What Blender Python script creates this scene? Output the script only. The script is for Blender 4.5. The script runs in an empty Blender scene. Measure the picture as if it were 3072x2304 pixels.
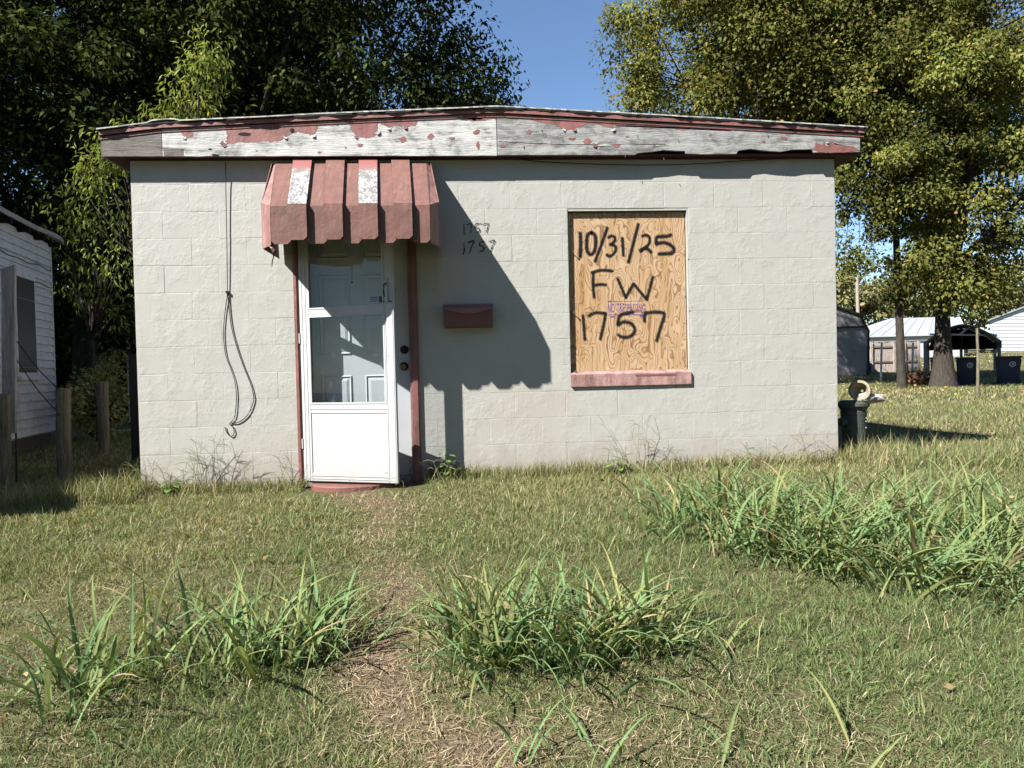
import bpy, bmesh, math, random
import numpy as np
from mathutils import Vector, Matrix
rnd = random.Random(7)
rng = np.random.default_rng(11)
S = bpy.context.scene
COL = S.collection
R = math.radians

# ------------------------------------------------------------------ camera
CAM = np.array([2.4311, -5.5189, 0.8165]); PITCH, YAW, ROLL, FPX = -0.0207, 0.0703, -0.0235, 2130.0
_f = np.array([math.sin(YAW)*math.cos(PITCH), math.cos(YAW)*math.cos(PITCH), math.sin(PITCH)])
_r = np.array([math.cos(YAW), -math.sin(YAW), 0.0]); _u = np.cross(_r, _f)
FW = _f; RT = math.cos(ROLL)*_r + math.sin(ROLL)*_u; UP = -math.sin(ROLL)*_r + math.cos(ROLL)*_u
cd = bpy.data.cameras.new('camera'); cam = bpy.data.objects.new('camera', cd); COL.objects.link(cam)
cd.sensor_fit = 'HORIZONTAL'; cd.sensor_width = 36.0; cd.lens = FPX/3072*36.0
cd.clip_start = 0.05; cd.clip_end = 2000
cam.matrix_world = Matrix(((RT[0], UP[0], -FW[0], CAM[0]), (RT[1], UP[1], -FW[1], CAM[1]), (RT[2], UP[2], -FW[2], CAM[2]), (0, 0, 0, 1)))
S.camera = cam

# ------------------------------------------------------------------ sky, sun, exposure
SUN = Vector((1.538, 1.0, -1.749)).normalized()          # the way the light travels
w = bpy.data.worlds.new('World'); S.world = w; w.use_nodes = True
nt = w.node_tree; bg = nt.nodes['Background']
sk = nt.nodes.new('ShaderNodeTexSky'); sk.sky_type = 'NISHITA'; sk.sun_disc = False
sk.sun_elevation = math.asin(-SUN.z); sk.sun_rotation = math.atan2(-SUN.x, -SUN.y)
sk.altitude = 100; sk.air_density = 1.0; sk.dust_density = 0.0; sk.ozone_density = 4.5
nt.links.new(sk.outputs[0], bg.inputs[0]); bg.inputs[1].default_value = 0.05
sl = bpy.data.lights.new('sun', 'SUN'); sl.energy = 5.0; sl.angle = R(0.53); sl.color = (1.0, 0.965, 0.90)
so = bpy.data.objects.new('sun', sl); COL.objects.link(so); so.rotation_euler = SUN.to_track_quat('-Z', 'Y').to_euler()
so.location = (-8, -10, 14)
S.view_settings.view_transform = 'Standard'; S.view_settings.look = 'None'; S.view_settings.gamma = 1.0
S.view_settings.use_curve_mapping = False; S.view_settings.exposure = 1.85
cy = S.cycles; cy.use_adaptive_sampling = True; cy.adaptive_threshold = .015; cy.debug_use_spatial_splits = True; cy.max_bounces = 4; cy.diffuse_bounces = 2; cy.glossy_bounces = 2; cy.transmission_bounces = 3; cy.transparent_max_bounces = 8; cy.caustics_reflective = False; cy.caustics_refractive = False

# ------------------------------------------------------------------ helpers
def ray(px, py): return FW + RT*((px-1536)/FPX) - UP*((py-1152)/FPX)
def onY(px, py, Y=0.0):
    d = ray(px, py); return CAM + d*((Y-CAM[1])/d[1])
def atD(px, py, dep): return CAM + ray(px, py)*dep
PROF = [(-40, -1.1), (-9, -1.0), (-5.5, -.68), (-4.4, -.50), (-3.4, -.31), (-2.4, -.17), (-1.3, -.065), (-.4, -.02), (0.3, -.02), (8, -.10), (19, -.20), (27, -.12), (35, .15), (62, 1.4), (120, 2.6), (900, 8)]
_py = np.array([p[0] for p in PROF], float); _pz = np.array([p[1] for p in PROF], float)
def gz(x, y):
    x = np.asarray(x, float); y = np.asarray(y, float)
    z = (np.interp(y-.35, _py, _pz) + np.interp(y, _py, _pz) + np.interp(y+.35, _py, _pz))/3
    z = z + np.clip(.012*(x-2.4), -.05, .04)*np.clip(1-np.abs(y)/14, 0, 1) - .012
    return z + .012*np.sin(x*1.9+y*.7)*np.sin(y*2.3-x*.6)
def ground(px, py):
    d = ray(px, py); t = 1.0
    for i in range(4000):
        p = CAM + d*t
        if p[2] <= gz(p[0], p[1]): return p
        t *= 1.0025
    return p

def tag(o, label=None, cat=None, group=None, kind=None):
    if label: o['label'] = label
    if cat: o['category'] = cat
    if group: o['group'] = group
    if kind: o['kind'] = kind
    return o
def empty(name, loc, label, cat, group=None):
    o = bpy.data.objects.new(name, None); COL.objects.link(o); o.location = Vector(loc); o.empty_display_size = .1
    return tag(o, label, cat, group)
def origin(o):
    v = Vector((0, 0, 0))
    while o is not None: v += o.location; o = o.parent
    return v

class MB:
    def __init__(s): s.v = []; s.f = []; s.m = []
    def add(s, vs, fs, m=0):
        b = len(s.v); s.v += [tuple(map(float, p)) for p in vs]; s.f += [tuple(b+i for i in f) for f in fs]; s.m += [m]*len(fs); return s
    def box(s, a, b, m=0):
        (x0, y0, z0), (x1, y1, z1) = a, b
        return s.add([(x0,y0,z0),(x1,y0,z0),(x1,y1,z0),(x0,y1,z0),(x0,y0,z1),(x1,y0,z1),(x1,y1,z1),(x0,y1,z1)],
                     [(0,3,2,1),(4,5,6,7),(0,1,5,4),(1,2,6,5),(2,3,7,6),(3,0,4,7)], m)
    def obox(s, o, ax, ay, az, m=0):          # a corner and three edge vectors
        o, ax, ay, az = (np.array(t, float) for t in (o, ax, ay, az))
        vs = [o, o+ax, o+ax+ay, o+ay, o+az, o+ax+az, o+ax+ay+az, o+ay+az]
        fs = [(0,3,2,1),(4,5,6,7),(0,1,5,4),(1,2,6,5),(2,3,7,6),(3,0,4,7)]
        if np.dot(np.cross(ax, ay), az) < 0: fs = [f[::-1] for f in fs]
        return s.add(vs, fs, m)
    def prism(s, poly, d, m=0):               # a 3-D polygon pushed along d
        n = len(poly); P = [np.array(p, float) for p in poly]; d = np.array(d, float)
        return s.add(P+[p+d for p in P], [tuple(range(n)), tuple(range(2*n-1, n-1, -1))]+[(i, i+n, (i+1) % n+n, (i+1) % n) for i in range(n)], m)
    def tube(s, pts, rad, n=8, caps=True, m=0):
        pts = [Vector(p) for p in pts]; k = len(pts)
        if not hasattr(rad, '__len__'): rad = [rad]*k
        rings = []; ref = Vector((.31, .17, .93))
        for i, p in enumerate(pts):
            t = (pts[min(i+1, k-1)]-pts[max(i-1, 0)]).normalized()
            a = t.cross(ref if abs(t.dot(ref)) < .95 else Vector((1, 0, 0))).normalized(); b = t.cross(a)
            rings.append([p+(a*math.cos(2*math.pi*j/n)+b*math.sin(2*math.pi*j/n))*rad[i] for j in range(n)])
        vs = [q for r in rings for q in r]; fs = []
        for i in range(k-1):
            for j in range(n): fs.append((i*n+j, i*n+(j+1) % n, (i+1)*n+(j+1) % n, (i+1)*n+j))
        if caps: fs += [tuple(range(n-1, -1, -1)), tuple(range((k-1)*n, k*n))]
        return s.add(vs, fs, m)
    def lathe(s, prof, c, n=20, m=0):         # (radius, z) about a vertical axis
        vs = []; k = len(prof)
        for r, z in prof: vs += [(c[0]+r*math.cos(2*math.pi*j/n), c[1]+r*math.sin(2*math.pi*j/n), c[2]+z) for j in range(n)]
        fs = [(i*n+j, i*n+(j+1) % n, (i+1)*n+(j+1) % n, (i+1)*n+j) for i in range(k-1) for j in range(n)]
        fs += [tuple(range(n-1, -1, -1)), tuple(range((k-1)*n, k*n))]
        return s.add(vs, fs, m)
    def build(s, name, mats, parent=None, smooth=False, bevel=0.0, seg=1, shift=None):
        off = origin(parent) if parent is not None else Vector((0, 0, 0))
        me = bpy.data.meshes.new(name)
        me.from_pydata([(a-off.x, b-off.y, c-off.z) for a, b, c in s.v], [], s.f); me.update()
        for mt in (mats if isinstance(mats, (list, tuple)) else [mats]): me.materials.append(mt)
        if any(s.m): me.polygons.foreach_set('material_index', s.m)
        if smooth: me.polygons.foreach_set('use_smooth', [True]*len(me.polygons))
        if bevel:
            bm = bmesh.new(); bm.from_mesh(me)
            es = [e for e in bm.edges if len(e.link_faces) == 2 and e.calc_face_angle(0) > .6]
            bmesh.ops.bevel(bm, geom=es, offset=bevel, segments=seg, affect='EDGES', clamp_overlap=True); bm.to_mesh(me); bm.free()
        o = bpy.data.objects.new(name, me); COL.objects.link(o); o.parent = parent
        return o

def np_mesh(name, V, F, mat, col=None, parent=None, smooth=False):
    off = origin(parent) if parent is not None else Vector((0, 0, 0))
    V = np.asarray(V, np.float32) - np.array(off, np.float32); F = np.asarray(F, np.int32); k = F.shape[1]
    me = bpy.data.meshes.new(name)
    me.vertices.add(len(V)); me.vertices.foreach_set('co', V.ravel())
    me.loops.add(F.size); me.loops.foreach_set('vertex_index', F.ravel())
    me.polygons.add(len(F)); me.polygons.foreach_set('loop_start', np.arange(0, F.size, k, dtype=np.int32))
    me.update(calc_edges=True); me.materials.append(mat)
    if smooth: me.polygons.foreach_set('use_smooth', np.ones(len(F), bool))
    if col is not None:
        a = me.color_attributes.new('tint', 'FLOAT_COLOR', 'POINT')
        a.data.foreach_set('color', np.concatenate([col, np.ones((len(col), 1))], 1).astype(np.float32).ravel())
    o = bpy.data.objects.new(name, me); COL.objects.link(o); o.parent = parent
    return o

def pnoise(x, y, sc, seed=0):                 # cheap smooth noise in 0..1
    g = np.random.default_rng(seed); v = 0
    for k in range(6):
        a = g.uniform(0, 6.28); f = sc*g.uniform(.6, 1.7)
        v = v + np.sin((x*math.cos(a)+y*math.sin(a))*f + g.uniform(0, 6.28) + 1.3*np.sin((x*math.sin(a)-y*math.cos(a))*f*.7+k))
    return np.clip(.5+v/6.5, 0, 1)

# ------------------------------------------------------------------ materials
KA = .475                                      # albedo scale for paint, wood and metal, lowered to balance the raised exposure
class NT:
    def __init__(s, name):
        s.mat = bpy.data.materials.new(name); s.mat.use_nodes = True; s.t = s.mat.node_tree; s.b = s.t.nodes['Principled BSDF']; s.o = s.t.nodes['Material Output']
    def n(s, ty, **kw):
        x = s.t.nodes.new(ty)
        for k, v in kw.items():
            if k.startswith('_'): setattr(x, k[1:], v)
            else: s.set(x.inputs[k.replace('~', ' ')], v)
        return x
    def set(s, sock, v):
        if isinstance(v, bpy.types.NodeSocket): s.t.links.new(v, sock)
        elif isinstance(v, tuple) and len(v) == 3 and sock.type == 'RGBA': sock.default_value = (*v, 1)
        else: sock.default_value = v
    def pos(s, sc=(1, 1, 1)):
        g = s.n('ShaderNodeNewGeometry'); m = s.n('ShaderNodeMapping', Vector=g.outputs['Position'], Scale=sc); return m.outputs[0]
    def noise(s, vec, scale, detail=4.0, rough=.55, dist=0.0):
        return s.n('ShaderNodeTexNoise', Vector=vec, Scale=scale, Detail=detail, Roughness=rough, Distortion=dist).outputs['Fac']
    def ramp(s, fac, stops, interp='LINEAR'):
        r = s.n('ShaderNodeValToRGB', Fac=fac); r.color_ramp.interpolation = interp; e = r.color_ramp.elements
        while len(e) < len(stops): e.new(.5)
        for q, (p, c) in zip(e, stops): q.position = p; q.color = (*c, 1) if isinstance(c, tuple) else (c, c, c, 1)
        return r.outputs['Color']
    def mix(s, fac, a, b, mode='MIX'):
        m = s.n('ShaderNodeMix', _data_type='RGBA', _blend_type=mode); s.set(m.inputs[0], fac); s.set(m.inputs[6], a); s.set(m.inputs[7], b); return m.outputs[2]
    def math(s, op, a, b=0.0):
        m = s.n('ShaderNodeMath', _operation=op); s.set(m.inputs[0], a); s.set(m.inputs[1], b); return m.outputs[0]
    def bump(s, h, dist, strength=1.0):
        b = s.n('ShaderNodeBump', Height=h, Distance=dist, Strength=strength); s.set(s.b.inputs['Normal'], b.outputs[0])
    def fin(s, col=None, rough=.8, spec=.3, metal=0.0, gain=None):
        if col is not None: s.set(s.b.inputs['Base Color'], s.mix(1.0, col, (gain or KA,)*3, 'MULTIPLY'))
        s.set(s.b.inputs['Roughness'], rough); s.b.inputs['Specular IOR Level'].default_value = spec; s.b.inputs['Metallic'].default_value = metal
        return s.mat
def plain(name, c, c2=None, sc=8.0, rough=.75, spec=.3, bump=0.0, bsc=60.0, stretch=(1, 1, 1), metal=0.0, contrast=.25):
    t = NT(name); p = t.pos(stretch)
    c2 = c2 or tuple(x*.75 for x in c)
    f = t.noise(p, sc, 6.0, .65)
    col = t.ramp(f, [(.5-contrast, c2), (.5+contrast, c)])
    if bump: t.bump(t.noise(p, bsc, 4.0, .6), bump)
    return t.fin(col, rough, spec, metal)

def wall_mat():
    t = NT('painted_block'); p = t.pos()
    big = t.noise(p, 1.1, 3.0); mid = t.noise(p, 7.0, 5.0, .6); zz = t.n('ShaderNodeSeparateXYZ', Vector=t.pos()).outputs[2]
    col = t.ramp(mid, [(.25, (.535, .530, .485)), (.5, (.580, .578, .535)), (.8, (.602, .602, .562))])
    # older pink paint shows through in blotches, mostly low on the wall and round the door
    pk = t.math('ADD', big, t.math('MULTIPLY', t.math('SUBTRACT', .55, zz), .16))
    col = t.mix(t.ramp(pk, [(.46, 0.0), (.72, .8)]), col, (.575, .515, .465))
    sp = t.noise(p, 55.0, 3.0, .7)
    col = t.mix(t.ramp(sp, [(.70, 0.0), (.76, .5)]), col, (.42, .36, .32))
    foot = t.math('ADD', zz, t.math('MULTIPLY', mid, .5))
    col = t.mix(t.ramp(foot, [(.16, .75), (.52, 0.0)]), col, (.45, .385, .31))
    fine = t.noise(p, 95.0, 3.0, .6); lump = t.noise(p, 26.0, 4.0, .6)
    drip = t.noise(t.pos((34, 34, 5)), 1.0, 3.0)
    msk = t.ramp(t.noise(p, 5.0, 4.0, .65), [(.46, .14), (.66, 1.0)])
    h = t.math('ADD', t.math('MULTIPLY', fine, .16), t.math('ADD', t.math('MULTIPLY', t.math('MULTIPLY', lump, msk), 1.0), t.math('MULTIPLY', drip, .16)))
    t.bump(h, .0037)
    run = t.noise(t.pos((16, 16, .55)), 1.0, 4.0, .6); col = t.mix(t.ramp(run, [(.60, 0.0), (.78, .28)]), col, (.46, .44, .385))
    return t.fin(col, .55, .35)
def wood_fascia(name, a, b, c):
    t = NT(name); streak = t.noise(t.pos((1.2, 8, 14)), 1.6, 6.0, .7, .8); blot = t.noise(t.pos((1, 1, 1.4)), 6.5, 7.0, .72, .5)
    f = t.math('ADD', t.math('MULTIPLY', streak, .42), t.math('MULTIPLY', blot, .62))
    col = t.ramp(f, [(.42, a), (.51, b), (.60, c)])
    st = t.noise(t.pos((3, 3, 9)), 6.0, 5.0, .7)
    col = t.mix(t.ramp(st, [(.66, 0.0), (.74, .7)]), col, (.20, .16, .13))
    t.bump(t.math('ADD', streak, t.noise(t.pos((5, 5, 60)), 3.0)), .004)
    return t.fin(col, .8, .25)
def pink_mat(name, a, b, chips=.0, bump=.0015, streaks=False):
    t = NT(name); p = t.pos(); f = t.noise(p, 9.0, 6.0, .65)
    col = t.ramp(f, [(.3, a), (.7, b)])
    if chips:
        n = t.noise(p, 130.0, 3.0, .7); col = t.mix(t.ramp(n, [(.60, 0.0), (.70, chips)]), col, (.55, .36, .24))
        d = t.noise(t.pos((1, 1, .35)), 14.0, 5.0, .65); col = t.mix(t.ramp(d, [(.42, 0.0), (.64, .75)]), col, (.19, .105, .08))
    if streaks:
        k = t.noise(t.pos((30, 2, 2)), 1.0, 5.0, .7); col = t.mix(t.ramp(k, [(.45, 0.0), (.68, .6)]), col, (.16, .10, .075)); k2 = t.noise(t.pos((44, 3, 3)), 1.0, 4.0, .7); col = t.mix(t.ramp(k2, [(.60, 0.0), (.72, .45)]), col, (.42, .27, .23))
    t.bump(t.math('ADD', t.noise(p, 60.0, 4.0), t.math('MULTIPLY', t.noise(p, 8.0, 2.0), 4.0)), bump)
    return t.fin(col, .55, .35)
def flaked_white():
    t = NT('flaked_white_slat'); p = t.pos((1, .6, .6)); n = t.noise(p, 70.0, 5.0, .7)
    g = t.noise(t.pos((1, 1, .8)), 17.0, 3.0, .6); zz = t.n('ShaderNodeSeparateXYZ', Vector=t.pos()).outputs[2]
    f = t.math('ADD', n, t.math('MULTIPLY', t.math('SUBTRACT', g, .5), .55))
    col = t.ramp(f, [(.47, (.26, .25, .25)), (.53, (.50, .49, .48)), (.60, (.82, .81, .79))])
    up = t.math('ADD', t.math('MULTIPLY', t.math('SUBTRACT', zz, 2.31), 9.0), t.math('MULTIPLY', t.math('SUBTRACT', n, .5), 4.0))
    col = t.mix(t.ramp(up, [(.0, 0.0), (.15, 1.0)]), col, (.40, .15, .14))
    return t.fin(col, .5, .4)
def plywood_mat():
    t = NT('plywood'); warp = t.noise(t.pos((2.2, 1, 1.5)), 2.2, 2.0, .5)
    p = t.pos((6.4, 1, 1.0)); v = t.n('ShaderNodeVectorMath', _operation='ADD'); t.set(v.inputs[0], p)
    cmb = t.n('ShaderNodeCombineXYZ', X=t.math('MULTIPLY', warp, 1.6), Y=0.0, Z=t.math('MULTIPLY', warp, 2.2)); t.set(v.inputs[1], cmb.outputs[0])
    n = t.noise(v.outputs[0], 1.0, 2.2, .45, .35)
    saw = t.math('FRACT', t.math('MULTIPLY', n, 17.0))
    line = t.ramp(saw, [(0.0, .25), (.35, 0.0), (.68, .25), (.93, 1.0), (1.0, .3)])
    wide = t.noise(t.pos((9, 1, 1.2)), 1.0, 3.0, .6)
    base = t.ramp(wide, [(.30, (.52, .29, .12)), (.42, (.69, .46, .25)), (.62, (.76, .54, .345)), (.8, (.62, .39, .19))])
    col = t.mix(line, base, (.29, .145, .06))
    col = t.mix(t.ramp(t.noise(t.pos((14, 1, 3)), 1.0, 2.0), [(.66, 0.0), (.72, .6)]), col, (.48, .235, .075))
    t.bump(line, .0006)
    return t.fin(col, .65, .25)
def grimy(name, c, d, bump=0.0):
    t = NT(name); n = t.noise(t.pos((1, 1, .5)), 9.0, 6.0, .7); z = t.n('ShaderNodeSeparateXYZ', Vector=t.pos()).outputs[2]
    col = t.mix(t.ramp(n, [(.52, 0.0), (.75, .45)]), c, d); low = t.math('ADD', z, t.math('MULTIPLY', n, .35)); col = t.mix(t.ramp(low, [(.16, .6), (.36, 0.0)]), col, d)
    if bump: t.bump(t.noise(t.pos(), 5.0, 2.0), bump)
    return t.fin(col, .42, .4)
def glass_mat():
    t = NT('window_glass'); g = t.n('ShaderNodeBsdfGlossy', Color=(.9, .95, 1.0), Roughness=.015); tr = t.n('ShaderNodeBsdfTransparent', Color=(.88, .90, .91))
    df = t.n('ShaderNodeBsdfDiffuse', Color=(.45, .47, .47))
    fc = t.n('ShaderNodeLayerWeight', Blend=.5).outputs['Facing']; m = t.n('ShaderNodeMixShader'); t.set(m.inputs[0], t.math('ADD', .016, t.math('MULTIPLY', t.math('POWER', fc, 4.0), .45))); t.set(m.inputs[1], tr.outputs[0]); t.set(m.inputs[2], g.outputs[0])
    dirt = t.ramp(t.noise(t.pos((1, 1, .5)), 16.0, 5.0, .7), [(.58, .0), (.78, .05)])
    m2 = t.n('ShaderNodeMixShader'); t.set(m2.inputs[0], dirt); t.set(m2.inputs[1], m.outputs[0]); t.set(m2.inputs[2], df.outputs[0])
    t.t.links.new(m2.outputs[0], t.o.inputs[0]); return t.mat
def spray_mat(name, c):
    t = NT(name); a = t.n('ShaderNodeVertexColor', _layer_name='ink'); sep = t.n('ShaderNodeSeparateColor', Color=a.outputs['Color'])
    n = t.noise(t.pos(), 240.0, 3.0, .7); f = t.math('MULTIPLY', sep.outputs[0], t.ramp(n, [(.25, .55), (.55, 1.0)]))
    d = t.n('ShaderNodeBsdfDiffuse', Color=c); tr = t.n('ShaderNodeBsdfTransparent'); m = t.n('ShaderNodeMixShader')
    t.set(m.inputs[0], f); t.set(m.inputs[1], tr.outputs[0]); t.set(m.inputs[2], d.outputs[0]); t.t.links.new(m.outputs[0], t.o.inputs[0]); return t.mat
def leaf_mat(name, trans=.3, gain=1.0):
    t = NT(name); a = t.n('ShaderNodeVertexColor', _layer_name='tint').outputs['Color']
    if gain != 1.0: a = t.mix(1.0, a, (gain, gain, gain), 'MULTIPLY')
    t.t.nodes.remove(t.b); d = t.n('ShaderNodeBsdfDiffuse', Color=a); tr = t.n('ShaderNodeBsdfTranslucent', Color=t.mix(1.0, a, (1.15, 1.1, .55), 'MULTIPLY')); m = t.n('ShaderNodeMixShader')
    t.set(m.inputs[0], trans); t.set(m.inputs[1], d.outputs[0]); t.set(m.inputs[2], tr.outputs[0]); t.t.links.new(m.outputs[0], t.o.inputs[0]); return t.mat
def ground_mat():
    t = NT('lawn_soil'); p = t.pos(); a = t.noise(p, .55, 4.0, .6); b = t.noise(p, 9.0, 5.0, .7); c = t.noise(p, 70.0, 3.0, .7)
    col = t.ramp(b, [(.3, (.105, .088, .05)), (.52, (.16, .135, .075)), (.75, (.23, .19, .115))])
    col = t.mix(t.ramp(a, [(.38, .1), (.62, .8)]), col, (.115, .125, .042))
    col = t.mix(t.ramp(c, [(.45, 0.0), (.75, .5)]), col, (.20, .17, .095))
    wr = t.n('ShaderNodeVertexColor', _layer_name='tint').outputs['Color']; col = t.mix(t.ramp(t.math('MULTIPLY', wr, t.math('ADD', .5, b)), [(.25, 0.0), (.75, 1.0)]), col, t.ramp(c, [(.35, (.155, .11, .072)), (.7, (.25, .19, .125))]))
    t.bump(t.math('ADD', c, b), .03); return t.fin(col, .95, .1, gain=.62)
def bark_mat(name, a, b):
    t = NT(name); n = t.noise(t.pos((7, 7, 1.2)), 2.6, 6.0, .7, .4); t.bump(n, .06); return t.fin(t.ramp(n, [(.3, a), (.7, b)]), .9, .15)
def siding_mat():
    t = NT('weathered_white_siding'); n = t.noise(t.pos((1, 1, 2)), 6.0, 6.0, .7); m = t.noise(t.pos((3, 3, .5)), 3.0, 5.0, .65)
    col = t.ramp(n, [(.3, (.62, .63, .65)), (.55, (.88, .89, .92))]); col = t.mix(t.ramp(m, [(.56, 0.0), (.76, .55)]), col, (.22, .22, .21)); return t.fin(col, .7, .3)

M = dict(
    wall=wall_mat(), mortar=plain('joint_paint', (.60, .60, .55), (.50, .50, .46), 14, .7, bump=.002),
    fascia_white=wood_fascia('weathered_white_panel', (.27, .27, .265), (.64, .64, .625), (.80, .80, .785)),
    fascia_grey=wood_fascia('weathered_grey_board', (.20, .197, .193), (.40, .398, .39), (.56, .556, .545)),
    fascia_bare=wood_fascia('bare_brown_board', (.15, .125, .115), (.22, .19, .175), (.27, .24, .225)),
    pink=pink_mat('pink_paint', (.34, .13, .125), (.43, .185, .175), .25), pink_faded=pink_mat('faded_pink_paint', (.53, .30, .285), (.62, .375, .355), .25, .003),
    awn=pink_mat('awning_pink', (.24, .102, .084), (.325, .15, .128), .8, streaks=True), awn_white=flaked_white(), awn_in=pink_mat('awning_side_pink', (.40, .205, .19), (.48, .255, .24), .15),
    maroon=plain('maroon_soffit', (.13, .04, .04), (.09, .03, .03), 6, .7),
    roof_white=plain('roof_membrane', (.72, .72, .69), (.38, .38, .36), 16, .6, bump=.004, bsc=30), tar=plain('roof_felt', (.025, .024, .023), (.015, .015, .015), 10, .8),
    ply=plywood_mat(), black_spray=spray_mat('black_spray', (.010, .011, .012)), violet=spray_mat('violet_ink', (.11, .05, .17)),
    white=grimy('white_aluminium', (.64, .645, .65), (.46, .45, .42)), white_flat=grimy('kick_panel_white', (.60, .63, .63), (.48, .48, .46), .004),
    door=plain('grey_steel_door', (.86, .88, .90), (.78, .80, .82), 6, .45, .4), brass=plain('tarnished_brass', (.42, .34, .10), (.24, .19, .06), 40, .35, .5, metal=.9),
    bronze=plain('dark_bronze', (.05, .045, .035), (.03, .026, .02), 30, .4, .5, metal=.6), glass=glass_mat(), cable=plain('black_cable', (.02, .02, .02), None, 20, .5),
    mail=plain('mailbox_paint', (.24, .085, .075), (.18, .065, .058), 10, .45, .4), mail_flap=plain('mailbox_flap_paint', (.36, .16, .15), (.30, .13, .12), 10, .4, .4), concrete=plain('concrete', (.40, .36, .30), (.28, .25, .20), 12, .9, .2, .004, 60),
    red_step=pink_mat('red_step_paint', (.24, .085, .07), (.31, .12, .10), .3), steel=plain('screw_steel', (.6, .6, .6), None, 30, .3, .5, metal=.9), sticker=plain('sticker_blue', (.50, .62, .74), (.45, .58, .72), 20, .5),
    siding=siding_mat(), post=bark_mat('weathered_post', (.17, .15, .10), (.40, .35, .25)), plank=bark_mat('grey_plank', (.42, .40, .37), (.74, .71, .67)),
    dark=plain('dark_void', (.014, .013, .012), None, 4, .9), pane=plain('old_dark_pane', (.03, .026, .024), (.02, .018, .017), 3, .5, .2), found=plain('rubble_foundation', (.15, .13, .10), (.09, .08, .06), 9, .95, bump=.02, bsc=14),
    shingle=plain('grey_shingle', (.20, .19, .18), (.13, .12, .115), 14, .9, bump=.006, bsc=30), bark=bark_mat('bark', (.04, .034, .028), (.125, .105, .085)), bark_dark=bark_mat('dark_bark', (.03, .026, .022), (.085, .07, .055)),
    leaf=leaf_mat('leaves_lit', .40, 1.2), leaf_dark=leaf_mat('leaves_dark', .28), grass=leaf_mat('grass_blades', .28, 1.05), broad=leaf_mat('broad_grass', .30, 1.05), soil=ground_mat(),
    shed=plain('grey_shed_metal', (.50, .48, .46), (.40, .385, .37), 2, .7), trim_dark=plain('dark_trim', (.03, .028, .027), None, 5, .6), metal_roof=plain('pale_metal_roof', (.56, .62, .68), (.48, .54, .60), 4, .4, .5),
    white_siding=plain('white_panel', (.76, .76, .78), (.70, .70, .72), 3, .5), fence=bark_mat('old_fence', (.42, .35, .32), (.72, .63, .58)), bin=plain('navy_bin', (.014, .028, .085), (.010, .02, .06), 6, .5, .4), bin_grey=plain('grey_bin', (.05, .055, .06), None, 6, .5),
    carport=plain('carport_sheet', (.30, .34, .36), (.22, .25, .27), 5, .5), galv=plain('galvanised_post', (.85, .86, .87), (.7, .71, .72), 8, .5), pole=bark_mat('pale_pole', (.40, .34, .27), (.58, .51, .42)),
    clay=plain('pale_clay_pot', (.50, .44, .31), (.34, .29, .20), 20, .85), cast=plain('dark_cast_iron', (.10, .115, .105), (.06, .07, .065), 14, .6, .4, .004, 50), stone=plain('white_stone', (.74, .67, .62), (.45, .39, .34), 40, .9, bump=.012, bsc=45), brown=plain('dead_leaves', (.25, .12, .08), (.15, .07, .05), 20, .9), asphalt=plain('pale_drive', (.33, .31, .28), None, 3, .9),
)

# ------------------------------------------------------------------ the ground, one sheet to the horizon
def path_x(y): return np.interp(y, [-4.2, -3.6, -3.2, -2.9, -2.4, -1.7, -1.0, -.3], [2.6, 2.45, 2.22, 2.12, 2.17, 2.02, 1.85, 1.70])
def dry(x, y):
    d = np.exp(-((x-path_x(y)-.05*np.sin(y*5.1))/.185)**2)*np.clip((y+4.6)/.6, 0, 1)*(y < -.1)*np.clip(.32+.95*pnoise(x, y, 6.0, 13), 0, 1)*np.interp(y, [-2.2, -1.4, -.9, -.4], [.88, .62, .5, .7])
    d = d + .25*np.exp(-(((x-2.65)/.40)**2+((y+3.38)/.13)**2)) + .22*np.clip(pnoise(x, y, 2.6, 3)-.66, 0, 1)*2.0 + .22*np.exp(-((x-1.75)/.5)**2-((y+.7)/.3)**2)
    return np.clip(d, 0, 1)
xs = np.unique(np.concatenate([np.arange(-6, 14.01, .2), np.arange(-1, 6, .07), np.linspace(-60, -6, 40), np.linspace(14, 90, 60), [-900, -400, -150, 150, 400, 900]]))
ys = np.unique(np.concatenate([np.arange(-6, 6.01, .2), np.arange(-4, 0, .07), np.linspace(-40, -6, 12), np.linspace(6, 130, 90), [200, 350, 600, 1200]]))
X, Y = np.meshgrid(xs, ys); V = np.stack([X, Y, gz(X, Y)], -1).reshape(-1, 3); nx, ny = len(xs), len(ys)
I = np.arange(nx*ny).reshape(ny, nx)
F = np.stack([I[:-1, :-1], I[:-1, 1:], I[1:, 1:], I[1:, :-1]], -1).reshape(-1, 4)
wear = dry(V[:, 0], V[:, 1]); tag(np_mesh('ground', V, F, M['soil'], np.repeat(wear[:, None], 3, 1), smooth=True), kind='structure')

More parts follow.
